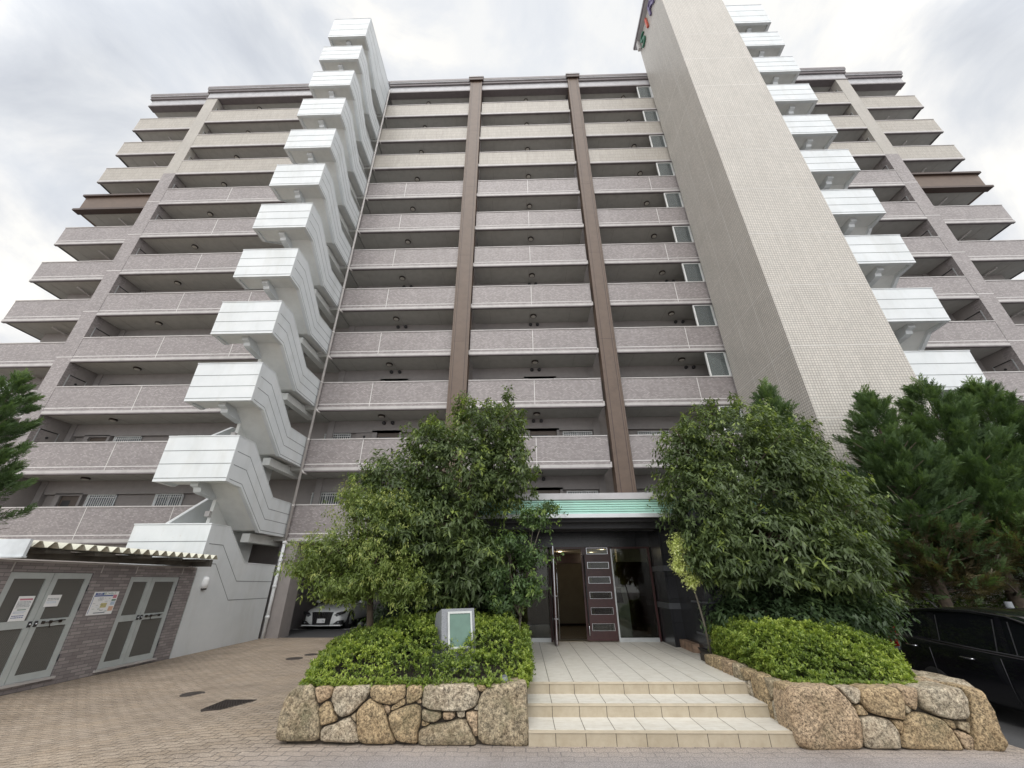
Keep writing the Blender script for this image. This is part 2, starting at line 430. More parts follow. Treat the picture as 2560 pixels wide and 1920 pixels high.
# ------------------------------------------------------------------ mesh helpers
ORG = {}
class MB:
    def __init__(s):
        s.v = []; s.f = []; s.m = []; s.sm = []
    def add(s, vs, fs, mi=0, smooth=False):
        o = len(s.v)
        s.v += [tuple(p) for p in vs]
        for f in fs:
            s.f.append([o + i for i in f]); s.m.append(mi); s.sm.append(smooth)
    def box(s, x0, x1, y0, y1, z0, z1, mi=0):
        s.add([(x0, y0, z0), (x1, y0, z0), (x1, y1, z0), (x0, y1, z0), (x0, y0, z1), (x1, y0, z1), (x1, y1, z1), (x0, y1, z1)],
              [(0, 3, 2, 1), (4, 5, 6, 7), (0, 1, 5, 4), (1, 2, 6, 5), (2, 3, 7, 6), (3, 0, 4, 7)], mi)
        return s
    def prism(s, poly, axis, a, b, mi=0):
        """poly: 2-D outline; axis 'x': poly=(y,z); 'y': poly=(x,z); 'z': poly=(x,y); swept from a to b"""
        def p3(p, t):
            return (t, p[0], p[1]) if axis == 'x' else (p[0], t, p[1]) if axis == 'y' else (p[0], p[1], t)
        ar = sum(poly[i][0] * poly[(i + 1) % len(poly)][1] - poly[(i + 1) % len(poly)][0] * poly[i][1] for i in range(len(poly)))
        if (ar > 0) == (axis == 'y'):
            poly = poly[::-1]
        n = len(poly)
        fs = [tuple(range(n - 1, -1, -1)), tuple(range(n, 2 * n))]
        fs += [(i, (i + 1) % n, n + (i + 1) % n, n + i) for i in range(n)]
        if a > b:
            fs = [f[::-1] for f in fs]
        s.add([p3(p, a) for p in poly] + [p3(p, b) for p in poly], fs, mi)
        return s
    def tube(s, pts, rad, n=8, mi=0, cap=True, smooth=True):
        pts = [Vector(p) for p in pts]
        if isinstance(rad, (int, float)):
            rad = [rad] * len(pts)
        vs = []; up = None
        for i, p in enumerate(pts):
            d = (pts[min(i + 1, len(pts) - 1)] - pts[max(i - 1, 0)]).normalized()
            if up is None:
                up = Vector((0, 0, 1)) if abs(d.z) < 0.9 else Vector((1, 0, 0))
            a = d.cross(up).normalized(); bb = a.cross(d).normalized(); up = bb
            for k in range(n):
                t = 2 * math.pi * k / n
                vs.append(p + (a * math.cos(t) + bb * math.sin(t)) * rad[i])
        fs = []
        for i in range(len(pts) - 1):
            for k in range(n):
                fs.append((i * n + k, (i + 1) * n + k, (i + 1) * n + (k + 1) % n, i * n + (k + 1) % n))
        s.add(vs, fs, mi, smooth)
        if cap:
            o = len(s.v) - len(vs)
            s.f.append([o + k for k in range(n)]); s.m.append(mi); s.sm.append(False)
            s.f.append([o + (len(pts) - 1) * n + k for k in range(n - 1, -1, -1)]); s.m.append(mi); s.sm.append(False)
        return s
    def lathe(s, c, prof, n=20, mi=0, axis='z', smooth=True):
        """prof: list of (radius, height) around c along the axis"""
        vs = []
        for r_, h in prof:
            for k in range(n):
                t = 2 * math.pi * k / n
                a, b_ = r_ * math.cos(t), r_ * math.sin(t)
                vs.append((c[0] + a, c[1] + b_, c[2] + h) if axis == 'z' else (c[0] + h, c[1] + a, c[2] + b_) if axis == 'x' else (c[0] + a, c[1] + h, c[2] + b_))
        fs = []
        for i in range(len(prof) - 1):
            for k in range(n):
                fs.append((i * n + k, i * n + (k + 1) % n, (i + 1) * n + (k + 1) % n, (i + 1) * n + k))
        s.add(vs, fs, mi, smooth)
        return s
    def build(s, name, mats, parent=None, kind=None):
        me = bpy.data.meshes.new(name)
        o = Vector((0, 0, 0))
        if parent is not None:
            o = ORG.get(parent.name, Vector((0, 0, 0)))
        me.from_pydata([(x - o.x, y - o.y, z - o.z) for x, y, z in s.v], [], s.f)
        if not isinstance(mats, (list, tuple)):
            mats = [mats]
        for k in mats:
            me.materials.append(k if not isinstance(k, str) else MT[k])
        me.polygons.foreach_set('material_index', s.m)
        me.polygons.foreach_set('use_smooth', s.sm)
        me.update()
        ob = bpy.data.objects.new(name, me)
        COL.objects.link(ob)
        if parent is not None:
            ob.parent = parent
            ORG[ob.name] = o
        if kind:
            ob['kind'] = kind
        return ob
def thing(name, label, cat, loc=(0, 0, 0), group=None, local=False):
    o = bpy.data.objects.new(name, None)
    o.empty_display_size = 0.3
    COL.objects.link(o)
    o.location = loc
    ORG[o.name] = Vector((0, 0, 0)) if local else Vector(loc)
    o['label'] = label; o['category'] = cat
    if group:
        o['group'] = group
    return o
def tag(o, label, cat, group=None):
    o['label'] = label; o['category'] = cat
    if group:
        o['group'] = group
    return o
def sst(t):
    t = max(0.0, min(1.0, t))
    return t * t * (3 - 2 * t)
def gz(x, y):
    """ground height: a crown in front of the steps, falling to the garage on the left and the car park on the right"""
    l = sst(((-2.5 - x) * 0.16 + (y - 5.0) * 0.07) * (1 if x < 0 else 0)) if x < -1.0 else 0
    r_ = sst((x - 4.4) * 0.30 + (y - 5.2) * 0.02) if x > 4.4 else 0
    b_ = sst((y - 8.0) / 5.0) * 0.33
    return -max(0.34 * l, b_ if x < 4.4 else 0) - 0.5 * r_ if x < 4.4 else -max(0.5 * r_, b_)

# ------------------------------------------------------------------ ground
g = MB()
xs = [-120, -60, -30] + [-20 + i * 0.5 for i in range(81)] + [30, 60, 120]
ys = [-60, -20, -5] + [0 + i * 0.5 for i in range(61)] + [40, 60, 120]
vs_ = [(x, y, gz(x, y)) for y in ys for x in xs]
nx = len(xs)
fs_ = []
ms_ = []
for j in range(len(ys) - 1):
    for i in range(nx - 1):
        fs_.append((j * nx + i, j * nx + i + 1, (j + 1) * nx + i + 1, (j + 1) * nx + i))
        xc = (xs[i] + xs[i + 1]) / 2; yc = (ys[j] + ys[j + 1]) / 2
        ms_.append(1 if (xc > 5.0 and yc > 4.3) or yc > 17.0 or xc > 30 else 0)
for f, mi in zip(fs_, ms_):
    g.f.append(list(f)); g.m.append(mi); g.sm.append(True)
g.v = vs_
g.build('ground', ['paver', 'asphalt'], kind='structure')

# ------------------------------------------------------------------ apartment building
H = 2.85
D = 16.86                                  # front plane of the access balconies
def ptop(n):
    return 7.25 + H * (n - 3)              # top of the parapet of floor n
RB = (0.65, 18.0, -0.4)
bld = thing('apartment_building', 'twelve-storey mauve and cream tiled apartment block filling the view behind the trees', 'building', RB)

# ground-floor walls left of the stairs and right of the porch
m1 = MB().box(-28, -12.1, 16.95, 18.499, -0.6, 2.93)
m1.build('ground_floor_wall', ['wallp'], bld)
MB().box(5.01, 28.5, 16.95, 18.499, -0.7, 2.93, 0).build('ground_floor_wall', ['siding'], bld)

bays = [(-28.35, -23.52, 0.40, 'far_left'), (-22.64, -12.03, 0, 'left'), (-9.52, -3.42, 0, 'mid_left'), (-2.47, 3.82, 0, 'centre'),
        (4.78, 10.06, 0, 'mid_right'), (16.20, 23.58, 0, 'right'), (24.47, 28.95, 0.38, 'far_right')]
joints = {'left': (-18.35, -14.6), 'mid_left': (-7.05,), 'centre': (0.67,), 'mid_right': (8.33,), 'right': (19.4,), 'far_left': (), 'far_right': ()}
for x0, x1, dy, bn in bays:
    for n in range(2, 13):
        t = ptop(n); y = D + dy; bt = t - 1.44
        p = MB()
        far = bn.startswith('far')
        if far and n == 9:                 # brown steel-clad band
            p.box(x0 - (0.0 if bn == 'far_left' else 0), x1, y, y + 0.15, bt + 0.1, t - 0.12, 0)
            a0, a1 = (x0 - 0.12, x1) if bn == 'far_left' else (x0, x1 + 0.12)
            p.box(a0, a1, y - 0.14, y + 0.20, t - 0.12, t + 0.02, 1)
            p.box(a0, a1, y - 0.20, y + 0.20, bt - 0.04, bt + 0.10, 1)
            xe = x0 if bn == 'far_left' else x1 - 0.15
            p.box(xe, xe + 0.15, y + 0.15, 19.2, bt, t, 0)
            p.build('brown_parapet', ['brown', 'brown_dark'], bld)
            continue
        main = 0
        p.box(x0, x1, y, y + 0.15, bt + 0.13, t - 0.05, main)
        p.box(x0, x1, y - 0.025, y + 0.19, t - 0.05, t, 1)                       # coping
        p.box(x0, x1, y - 0.03, y + 0.18, bt, bt + 0.13, 1)                       # slab edge
        p.box(x0, x1, y - 0.02, y + 0.10, bt - 0.05, bt, 3)                       # drip groove
        if n <= 9:
            p.box(x0, x1, y - 0.006, y + 0.02, bt + 0.27, bt + 0.305, 2)
            for jx in joints[bn]:
                p.box(jx - 0.014, jx + 0.014, y - 0.009, y + 0.02, bt + 0.13, t - 0.05, 2)
        if far:
            xe = x0 if bn == 'far_left' else x1 - 0.15
            p.box(xe + 0.002, xe + 0.148, y + 0.15, 19.2, bt + 0.01, t - 0.06, main)
            p.box(xe - 0.02, xe + 0.17, y + 0.19, 19.2, t - 0.05, t, 1)
        if bn == 'centre':                 # small step of the slab edge at both ends
            p.box(x0 - 0.06, x0, y - 0.028, y + 0.18, bt - 0.0, bt + 0.24, 1)
            p.box(x1, x1 + 0.06, y - 0.028, y + 0.18, bt - 0.0, bt + 0.24, 1)
        p.build('parapet', ['mauve' if n <= 9 else 'cream', 'trim', 'line', 'eave_dark'], bld)

for n in range(2, 13):                     # walkway slabs with panel joints, and the dropped beam along the wall
    t = ptop(n); bt = t - 1.46
    for (x0, x1, dy, bn) in bays:
        s = MB()
        y1 = 19.2 if bn.startswith('far') else 18.50
        s.box(x0 + 0.01, x1 - 0.01, D + dy + 0.10, y1, bt + 0.03, bt + 0.22, 0)
        k = x0 + 0.9
        while k < x1:
            s.box(k, k + 0.012, D + dy + 0.3, y1 - 0.02, bt + 0.024, bt + 0.04, 1)
            k += 2.15
        s.build('walkway_slab', ['soffit', 'wallg'], bld)
    s = MB()
    s.box(-12.03, -9.57, D - 0.05, 18.50, bt + 0.031, bt + 0.22, 0)
    s.build('stair_lobby_slab', ['soffit'], bld)
    s = MB()
    s.box(13.7, 16.2, D - 0.05, 18.50, bt + 0.031, bt + 0.22, 0)
    s.build('stair_lobby_slab', ['soffit'], bld)
for (x0, x1, dy, bn) in bays:              # ceiling under the roof
    MB().box(x0, x1, D + dy + 0.12, 19.2, 34.50, 34.6, 0).build('top_ceiling', ['soffit'], bld)
for n in range(2, 13):
    c0 = ptop(n) - 1.46 + H + 0.03
    for (x0, x1, dy, bn) in bays:
        if bn.startswith('far'):
            continue
        bm = MB()
        bm.box(x0 + 0.298, x1 - 0.298, 18.33, 18.499, c0 - 0.62, c0 - 0.002, 0)
        for xx in (x0, x1 - 0.3):
            bm.box(xx, xx + 0.3, 18.28, 18.499, c0 - 2.5, c0 - 0.004, 0)
        bm.build('wall_beam', ['wallg'], bld)

# roof eaves
def eave(x0, x1, y, z0=34.53, left=0, right=0):
    e = MB()
    e.box(x0, x1, y, y + 0.5, z0 + 0.06, 35.22, 0)
    e.box(x0 - left * .5, x1 + right * .5, y - 0.03, y + 0.45, z0 - 0.06, z0 + 0.06, 1)
    e.box(x0 - left, x1 + right, y - 0.12, y + 0.5, 35.22, 35.42, 1)
    e.box(x0 - left, x1 + right, y - 0.20, y + 0.5, 35.42, 35.50, 0)
    e.box(x0 - left, x1 + right, y - 0.22, y + 0.5, 35.50, 35.74, 1)
    e.box(x0, x1, y + 0.5, 27.0, 35.3, 35.5, 0)
    return e
for a, b_, dy, le, ri in ((-28.35, -23.52, 0.40, 0.1, 0), (-23.50, -9.6, 0, 0.12, 0), (-9.55, 10.06, 0, 0, 0), (14.0, 24.45, 0, 0, 0.12), (24.47, 28.95, 0.38, 0, 0.1)):
    eave(a, b_, D + dy, left=le, right=ri).build('roof_eave', ['eave', 'eave_dark'], bld)

for x0, x1 in ((-23.50, -22.66), (23.60, 24.45)):       # tiled end piers
    p = MB()
    p.box(x0, x1, D - 0.001, D + 0.5, -0.6, 25.9, 0)
    p.box(x0, x1, D - 0.001, D + 0.5, 25.9, 34.56, 1)
    xi = x1 - 0.15 if x0 < 0 else x0
    p.box(xi, xi + 0.15, D + 0.5, 19.2, -0.6, 34.5, 3)
    for n in range(3, 10):
        zt = ptop(n) - 1.46 + 0.27
        p.box(x0 - 0.003, x1 + 0.003, D - 0.008, D + 0.02, zt, zt + 0.035, 2)
    p.build('end_pier', ['mauve', 'cream_plain', 'line', 'wallp'], bld)
for side in (0, 1):                         # side gate panels seen between the levels
    for n in range(3, 13):
        z0 = ptop(n) - 1.15
        X = -22.66 if side == 0 else 23.6
        d = 0.02 if side == 0 else -0.02
        gp = MB()
        a, b_ = sorted((X, X + d))
        gp.box(a, b_, 17.10, 17.14, z0, z0 + 1.95, 0); gp.box(a, b_, 17.95, 17.99, z0, z0 + 1.95, 0); gp.box(a, b_, 17.14, 17.95, z0 + 1.91, z0 + 1.95, 1)
        gp.lathe((X + d, 17.55, z0 + 1.62), [(0.0, -0.03), (0.05, -0.03), (0.05, 0.03), (0.0, 0.03)], 10, 1, 'x')
        gp.build('side_gate', ['alu', 'black'], bld)

for x0, x1 in ((-3.38, -2.52), (3.94, 4.72)):            # brown steel columns
    p = MB()
    z0 = 2.3 if x0 < 0 else 2.9
    p.box(x0, x1, D - 0.16, D + 0.40, z0, 35.42, 0)
    for e in (x0 - 0.001, x1 - 0.059):
        p.box(e, e + 0.06, D - 0.185, D - 0.1, z0, 35.42, 1)
    for e in (x0 + 0.14, x1 - 0.17):
        p.box(e, e + 0.03, D - 0.166, D - 0.1, z0, 35.42, 2)
    for zz_ in (12.2, 17.9, 23.6, 29.3):
        p.box(x0 - 0.002, x1 + 0.002, D - 0.162, D - 0.1, zz_, zz_ + 0.02, 2)
    p.box(x0 - 0.10, x1 + 0.10, D - 0.30, D + 0.5, 35.42, 35.72, 2)
    p.box(x0 - 0.13, x1 + 0.13, D - 0.34, D + 0.5, 35.72, 35.86, 3)
    p.build('brown_column', ['brown', 'brown', 'brown_dark', 'eave'], bld)

# ceiling lamps, vent caps
lampx = [(-6.7, 17.66), (0.78, 17.66), (8.2, 17.66), (-19.9, 17.66), (-12.9, 17.66), (19.6, 17.66)]
for n in range(2, 13):
    c0 = (ptop(n) - 1.46 + H + 0.03) if n < 12 else 34.5
    for x, y in lampx:
        l = MB()
        l.lathe((x, y, c0), [(0.0, -0.001), (0.17, -0.001), (0.17, -0.07), (0.155, -0.085), (0.135, -0.085)], 20, 0)
        l.lathe((x, y, c0), [(0.134, -0.084), (0.11, -0.10), (0.0, -0.105)], 20, 1)
        l.build('ceiling_light', ['bronze', 'lampglass'], bld)
for n in range(2, 7):
    c0 = ptop(n) - 1.46 + H + 0.03
    for x in (0.63, 1.01, -6.76, -6.33, 8.62, 9.01):
        MB().lathe((x, 18.33, c0 - 0.15), [(0.085, 0), (0.085, -0.11), (0.05, -0.14), (0.0, -0.145)], 12, 0, 'y').build('vent_cap', ['dark'], bld)

# flat doors and barred windows of the lower floors
def window(x0, x1, z0, z1, y=18.50):
    f = MB()
    f.box(x0, x1, y - 0.05, y, z0, z0 + 0.05); f.box(x0, x1, y - 0.05, y, z1 - 0.05, z1)
    f.box(x0, x0 + 0.05, y - 0.05, y, z0 + 0.05, z1 - 0.05); f.box(x1 - 0.05, x1, y - 0.05, y, z0 + 0.05, z1 - 0.05)
    f.box((x0 + x1) / 2 - 0.02, (x0 + x1) / 2 + 0.02, y - 0.04, y, z0 + 0.05, z1 - 0.05)
    fo = f.build('window', ['alu'], bld)
    MB().box(x0 + 0.05, x1 - 0.05, y - 0.02, y - 0.01, z0 + 0.05, z1 - 0.05).build('pane', ['winin'], fo)
    g_ = MB()
    k = x0 + 0.03
    while k < x1:
        g_.box(k, k + 0.022, y - 0.13, y - 0.11, z0 - 0.02, z1 + 0.0, 0)
        k += 0.105
    for zz_ in (z0 + 0.03, z1 - 0.16, z1 - 0.03):
        g_.box(x0, x1, y - 0.112, y - 0.09, zz_, zz_ + 0.03, 0)
    g_.build('window_grille', ['whitebar'], fo)
def flatdoor(x0, x1, z0, z1, y=18.50):
    f = MB()
    f.box(x0 - 0.25, x0, y - 0.17, y, z0, z1 + 0.10, 0); f.box(x1, x1 + 0.12, y - 0.17, y, z0, z1 + 0.10, 0)
    f.box(x0, x1, y - 0.17, y, z1, z1 + 0.10, 0)
    fo = f.build('door_frame', ['wallg'], bld)
    d_ = MB().box(x0, x1, y - 0.06, y - 0.02, z0, z1, 0)
    d_.box(x0 + 0.1, x1 - 0.45, y - 0.066, y - 0.05, z0 + 0.2, z1 - 0.2, 1)
    d_.build('flat_door', ['doorp', 'black'], fo)
for n in (2, 3, 4):
    fl = ptop(n) - 1.15
    zt = fl + 1.95
    window(-20.25, -18.90, fl + 0.95, zt); window(-17.03, -15.72, fl + 0.95, zt)
    window(-9.68, -8.38, fl + 0.95, zt - 0.02)
    window(2.04, 3.45, fl + 0.95, zt - 0.06); window(5.65, 7.15, fl + 0.95, zt - 0.1)
    flatdoor(-21.5, -20.55, fl, zt - 0.05); flatdoor(-7.05, -5.95, fl, zt)
    flatdoor(0.45, 1.75, fl, zt)
    mb_ = MB().box(-8.12, -7.30, 18.40, 18.499, fl + 0.05, zt + 0.0, 0)
    mb_.box(-8.08, -7.34, 18.39, 18.405, fl + 0.08, zt - 0.04, 1)
    mb_.lathe((-7.68, 18.39, zt - 0.2), [(0.06, 0), (0.06, -0.01), (0, -0.012)], 12, 2, 'y')
    mb_.build('meter_cabinet', ['wallg', 'wallp', 'black'], bld)

for n in range(2, 13):                      # glazed wind screens beside the lift tower
    t = ptop(n); c0 = t - 1.46 + H
    if n == 12:
        c0 = 34.47
    f = MB()
    f.box(9.02, 9.09, D + 0.03, D + 0.11, t, c0 - 0.05, 0); f.box(9.93, 10.03, D + 0.03, D + 0.11, t, c0 - 0.05, 0)
    f.box(9.09, 9.93, D + 0.03, D + 0.11, t, t + 0.05, 0); f.box(9.09, 9.93, D + 0.03, D + 0.11, c0 - 0.10, c0 - 0.05, 0)
    f.box(10.03, 10.075, D - 0.10, D + 0.0, t - 1.4, t + 0.5, 0)
    fo = f.build('wind_screen', ['whitebar'], bld)
    MB().box(9.09, 9.93, D + 0.06, D + 0.072, t + 0.05, c0 - 0.10).build('pane', ['screen'], fo)

# drain pipe beside the stair
dp = MB()
dp.tube([(-9.47, D - 0.14, 3.0), (-9.47, D - 0.14, 34.6)], 0.055, 10, 0)
for n in range(2, 13):
    z = ptop(n)
    dp.tube([(-9.47, D - 0.14, z - 0.12), (-9.47, D - 0.14, z - 0.04)], 0.07, 10, 0)
    dp.tube([(-9.47, D - 0.14, z - 1.42), (-9.36, D - 0.14, z - 1.56), (-9.33, D + 0.1, z - 1.56)], 0.045, 8, 0)
dp.build('drainpipe', ['pipe'], bld)
dw = MB()
dw.tube([(-9.47, D - 0.14, -0.36), (-9.47, D - 0.14, 2.93)], 0.062, 10, 0)
for z in (0.3, 1.3, 2.2, 2.86):
    dw.tube([(-9.47, D - 0.14, z), (-9.47, D - 0.14, z + 0.09)], 0.078, 10, 0)
dw.build('drainpipe_foot', ['pipew'], bld)

# balcony drain pipes hanging under the end balconies
for n in range(3, 13):
    z = ptop(n) - 1.46
    for X in (-26.0, 26.9):
        q = MB().tube([(X, D + 0.9, z - 0.06), (X, 19.0, z - 0.10), (X, 19.0, z - 0.6)], 0.045, 8, 0)
        q.build('balcony_drain', ['trim'], bld)
for a_, b_ in ((-27.3, -23.6), (24.6, 27.9)):
    MB().box(a_, b_, 19.201, 19.3, -0.6, 34.5, 0).build('end_wall', ['wallp'], bld)

# garage undercroft left of the porch
gr = MB()
gr.box(-10.10, -9.96, 18.2, 26, -0.6, 2.94, 0)
gr.box(-9.58, -8.98, D - 0.01, 17.6, -0.6, 2.93, 1)
gr.box(-9.96, -9.59, 17.3, 17.5, -0.6, 2.93, 0)
gr.box(-10.1, -2.6, 26, 26.2, -0.6, 2.94, 0)
gr.box(-2.9, -2.6, 16.95, 26, -0.6, 2.94, 0)
gr.box(-5.9, -5.4, 21.5, 22.0, -0.6, 2.93, 1)
gr.build('garage_wall', ['garage', 'wallp'], bld)
body = MB()
body.box(-27.3, 28.0, 18.50, 27, 2.95, 35.25)
body.box(-27.3, -10.2, 18.50, 27, -0.6, 2.95)
body.box(-2.5, 28.0, 18.50, 27, -0.6, 2.95)
body.build('wall', ['wallp'], bld)

# ------------------------------------------------------------------ lift tower
tw = thing('lift_tower', 'tall windowless cream-tiled lift tower rising above the roof in front of the facade', 'tower', (12.05, 15, -0.4))
p = MB()
p.box(9.89, 13.80, 12.62, 16.62, -0.6, 39.6, 0)
p.build('shaft_wall', ['tower'], tw)
p = MB()
for k in range(-3, 10):
    z = 11.93 + 2.81 * k
    if z > 0.5:
        p.box(9.888, 13.802, 12.618, 12.65, z, z + 0.028, 0)
        p.box(9.888, 9.92, 12.65, 16.5, z, z + 0.028, 0)
for y in (13.8, 15.2):
    p.box(9.8875, 9.92, y, y + 0.02, 0, 39.5, 0)
p.build('tile_joint', ['tower_line'], tw)
e = MB()
e.box(9.53, 14.1, 12.26, 16.9, 39.6, 39.87, 0)
e.box(9.62, 14.0, 12.35, 16.85, 39.52, 39.6, 1)
e.box(9.62, 9.80, 16.25, 16.5, 38.5, 39.52, 2)
e.build('roof_cap', ['eave_dark', 'eave', 'trim'], tw)

# raised letters on the left flank of the tower
def text_mesh(body_, size, extrude, mat, name, parent, loc, rx, rz, shear=1.0):
    cu = bpy.data.curves.new(name, 'FONT')
    cu.body = body_; cu.size = size; cu.extrude = extrude; cu.align_x = 'CENTER'; cu.align_y = 'CENTER'
    to = bpy.data.objects.new('tmp_text', cu)
    COL.objects.link(to)
    dg = bpy.context.evaluated_depsgraph_get()
    dg.update()
    me = bpy.data.meshes.new_from_object(to.evaluated_get(dg))
    bpy.data.objects.remove(to, do_unlink=True)
    me.name = name
    me.materials.clear(); me.materials.append(MT[mat])
    mt = Matrix.Rotation(rz, 4, 'Z') @ Matrix.Rotation(rx, 4, 'X') @ Matrix.Diagonal((shear, 1, 1, 1))
    o = ORG.get(parent.name, Vector()) if parent else Vector()
    me.transform(Matrix.Translation(Vector(loc) - o) @ mt)
    ob = bpy.data.objects.new(name, me)
    COL.objects.link(ob)
    if parent:
        ob.parent = parent
        ORG[ob.name] = o
    return ob
for ch, y, mt_ in (('S', 15.74, 'let_green'), ('I', 14.73, 'let_red'), ('R', 13.71, 'let_purple')):
    o = text_mesh(ch, 1.75, 0.06, mt_, 'raised_letter', tw, (9.80, y, 38.45), R(90), R(-90))

# ------------------------------------------------------------------ white outside stairs
def staircase(X0, X1, label):
    xm = (X0 + X1) / 2
    st = thing('outside_staircase', label, 'staircase', (xm, 14.7, -0.4), 'white outside staircases on the facade')
    T = 0.14
    for n in range(1, 13):
        zt = 5.96 + H * (n - 2)
        def grooves(mb, x, sgn, top, bot, y_end=16.80):
            for fr_ in (0.325, 0.62, 0.93):
                pts = []
                for (ya, za), (yb, zb) in zip(top, bot):
                    pts.append((ya + (yb - ya) * fr_, za + (zb - za) * fr_))
                for (ya, za), (yb, zb) in zip(pts[:-1], pts[1:]):
                    h = 0.011
                    xa, xb = sorted((x, x + sgn * 0.004))
                    mb.prism([(ya, za - h), (yb, zb - h), (yb, zb + h), (ya, za + h)], 'x', xa, xb, 1)
        last = n == 12
        # front parapet of the half landing
        f = MB()
        tp = zt + (0.70 if last else 0); bt = zt - (1.52 if not last else 1.60)
        f.box(X0, X1, 12.65, 12.65 + T, bt if n > 1 else -0.45, tp, 0)
        for fr_ in (0.325, 0.62, 0.93):
            z = tp + (bt - tp) * fr_
            f.box(X0 + 0.01, X1 - 0.01, 12.646, 12.66, z - 0.011, z + 0.011, 1)
        f.box(X0 - 0.01, X1 + 0.01, 12.63, 12.65 + T + 0.02, tp, tp + 0.03, 0)
        f.build('landing_parapet', ['white', 'groove'], st)
        # right flank: level, down the flight, level again
        r_ = MB()
        if last:
            top = [(12.79, tp), (13.5, tp), (15.2, tp - 0.02), (16.82, tp - 0.04)]
        elif n == 1:
            top = [(12.79, zt), (13.5, zt), (14.72, zt - 1.03), (16.62, zt - 1.05)]
        else:
            top = [(12.79, zt), (13.5, zt), (15.37, zt - 1.57), (16.82, zt - 1.57)]
        bot = [(12.79, zt - 1.53), (13.45, zt - 1.57), (15.1, zt - 2.85), (16.82, zt - 2.85)]
        if last:
            bot = [(12.79, bt), (13.45, bt - 0.05), (15.1, zt - 2.85), (16.82, zt - 2.85)]
        if n == 1:
            bot = [(12.79, -0.45), (13.45, -0.45), (15.1, -0.45), (16.62, -0.45)]
        r_.prism(top + bot[::-1], 'x', X1 - T, X1, 0)
        if n == 1:
            for fr_ in (0.55, 1.1):
                pts = [(a, b_ - fr_) for a, b_ in top]
                pts[1] = (pts[1][0] - 0.15 * fr_, pts[1][1]); pts[2] = (pts[2][0] - 0.3 * fr_, pts[2][1])
                for (ya, za), (yb, zb) in zip(pts[:-1], pts[1:]):
                    r_.prism([(ya, za - 0.011), (yb, zb - 0.011), (yb, zb + 0.011), (ya, za + 0.011)], 'x', X1 - 0.002, X1 + 0.004, 1)
        else:
            grooves(r_, X1, 1, top, bot)
        for (ya, za), (yb, zb) in zip(top[:-1], top[1:]):      # rounded coping
            r_.prism([(ya, za + 0.002), (yb, zb + 0.002), (yb, zb + 0.03), (ya, za + 0.03)], 'x', X1 - T - 0.01, X1 + 0.012, 0)
        r_.build('flight_parapet', ['white', 'groove'], st)
        # left flank: level, then up the next flight
        l_ = MB()
        if last:
            l_.prism([(12.79, tp), (16.82, tp), (16.82, zt - 0.2), (15.1, zt - 0.2), (13.45, bt), (12.79, bt)], 'x', X0, X0 + T, 0)
        else:
            z1 = -0.45 if n == 1 else None
            l_.prism([(12.79, zt), (13.5, zt), (15.2, zt + 1.28), (16.82, zt + 1.28), (16.82, zt - 0.10), (15.1, zt - 0.10), (13.45, zt - 1.52), (12.79, zt - 1.52)], 'x', X0, X0 + T, 0)
            if n == 1:
                l_.prism([(12.79, zt - 1.53), (13.4, zt - 1.53), (16.8, zt - 0.3), (16.8, -0.45), (12.79, -0.45)], 'x', X0, X0 + T, 0)
        l_.build('flight_parapet', ['white', 'groove'], st)
        # slabs: half landing, flight down on the right, flight up on the left, floor landing
        sl = MB()
        zl = zt - 1.44
        if n > 1:
            sl.box(X0 + T, X1 - T, 12.65 + T, 13.5, zl, zl + 0.2, 0)
            sl.prism([(13.48, zl), (15.12, zt - 2.76), (15.12, zt - 2.52), (13.48, zl + 0.2)], 'x', xm + 0.06, X1 - T, 0)
        sl.prism([(13.48, zl - (0 if n > 1 else 0)), (15.12, zt - 0.06), (15.12, zt + 0.2), (13.48, zl + 0.2)], 'x', X0 + T, xm - 0.06, 0)
        if n > 1:
            sl.box(X0 + T, X1 - T, 15.12, D - 0.06, zt - 2.76, zt - 2.54, 0)
        sl.build('stair_slab', ['whiteg'], st)
        if n > 1:                                   # stepped bracket and lamp under the landing
            bk = MB()
            bk.prism([(12.95, zl), (12.95, zl - 0.16), (13.12, zl - 0.20), (13.16, zl - 0.32), (13.30, zl - 0.36), (14.05, zl - 0.42), (14.05, zl)], 'x', xm - 0.16, xm + 0.10, 0)
            bk.build('landing_bracket', ['white'], st)
            MB().box(xm - 0.10, xm + 0.06, 13.90, 14.02, zl - 1.0, zl - 0.82).build('stair_lamp', ['trim'], st)
    sp = MB()
    sp.box(xm - 0.06, xm + 0.06, 14.03, 16.7, -0.45, 34.0, 0)
    for n in range(1, 12):
        z = 5.96 + H * (n - 2) - 2.85 + 0.2 + H
        sp.box(X1 - 0.75, X1 - 0.45, 15.3, D + 0.9, z - 0.50, z - 0.2, 0)
    sp.build('centre_wall', ['whiteg'], st)
    return st
st = staircase(-12.0, -9.57, 'white outside staircase left of the drainpipe, zigzagging up in full view')
wl = MB()
wl.lathe((-9.56, 13.09, 1.46), [(0.0, 0.20), (0.07, 0.18), (0.10, 0.12), (0.105, 0.0), (0.105, -0.12), (0.0, -0.12)], 14, 0)
wl.box(-9.60, -9.50, 13.02, 13.16, 1.30, 1.345, 1)
wl.build('wall_lamp', ['paper', 'dark'], st)
staircase(13.815, 16.15, 'white outside staircase half hidden behind the right side of the lift tower')

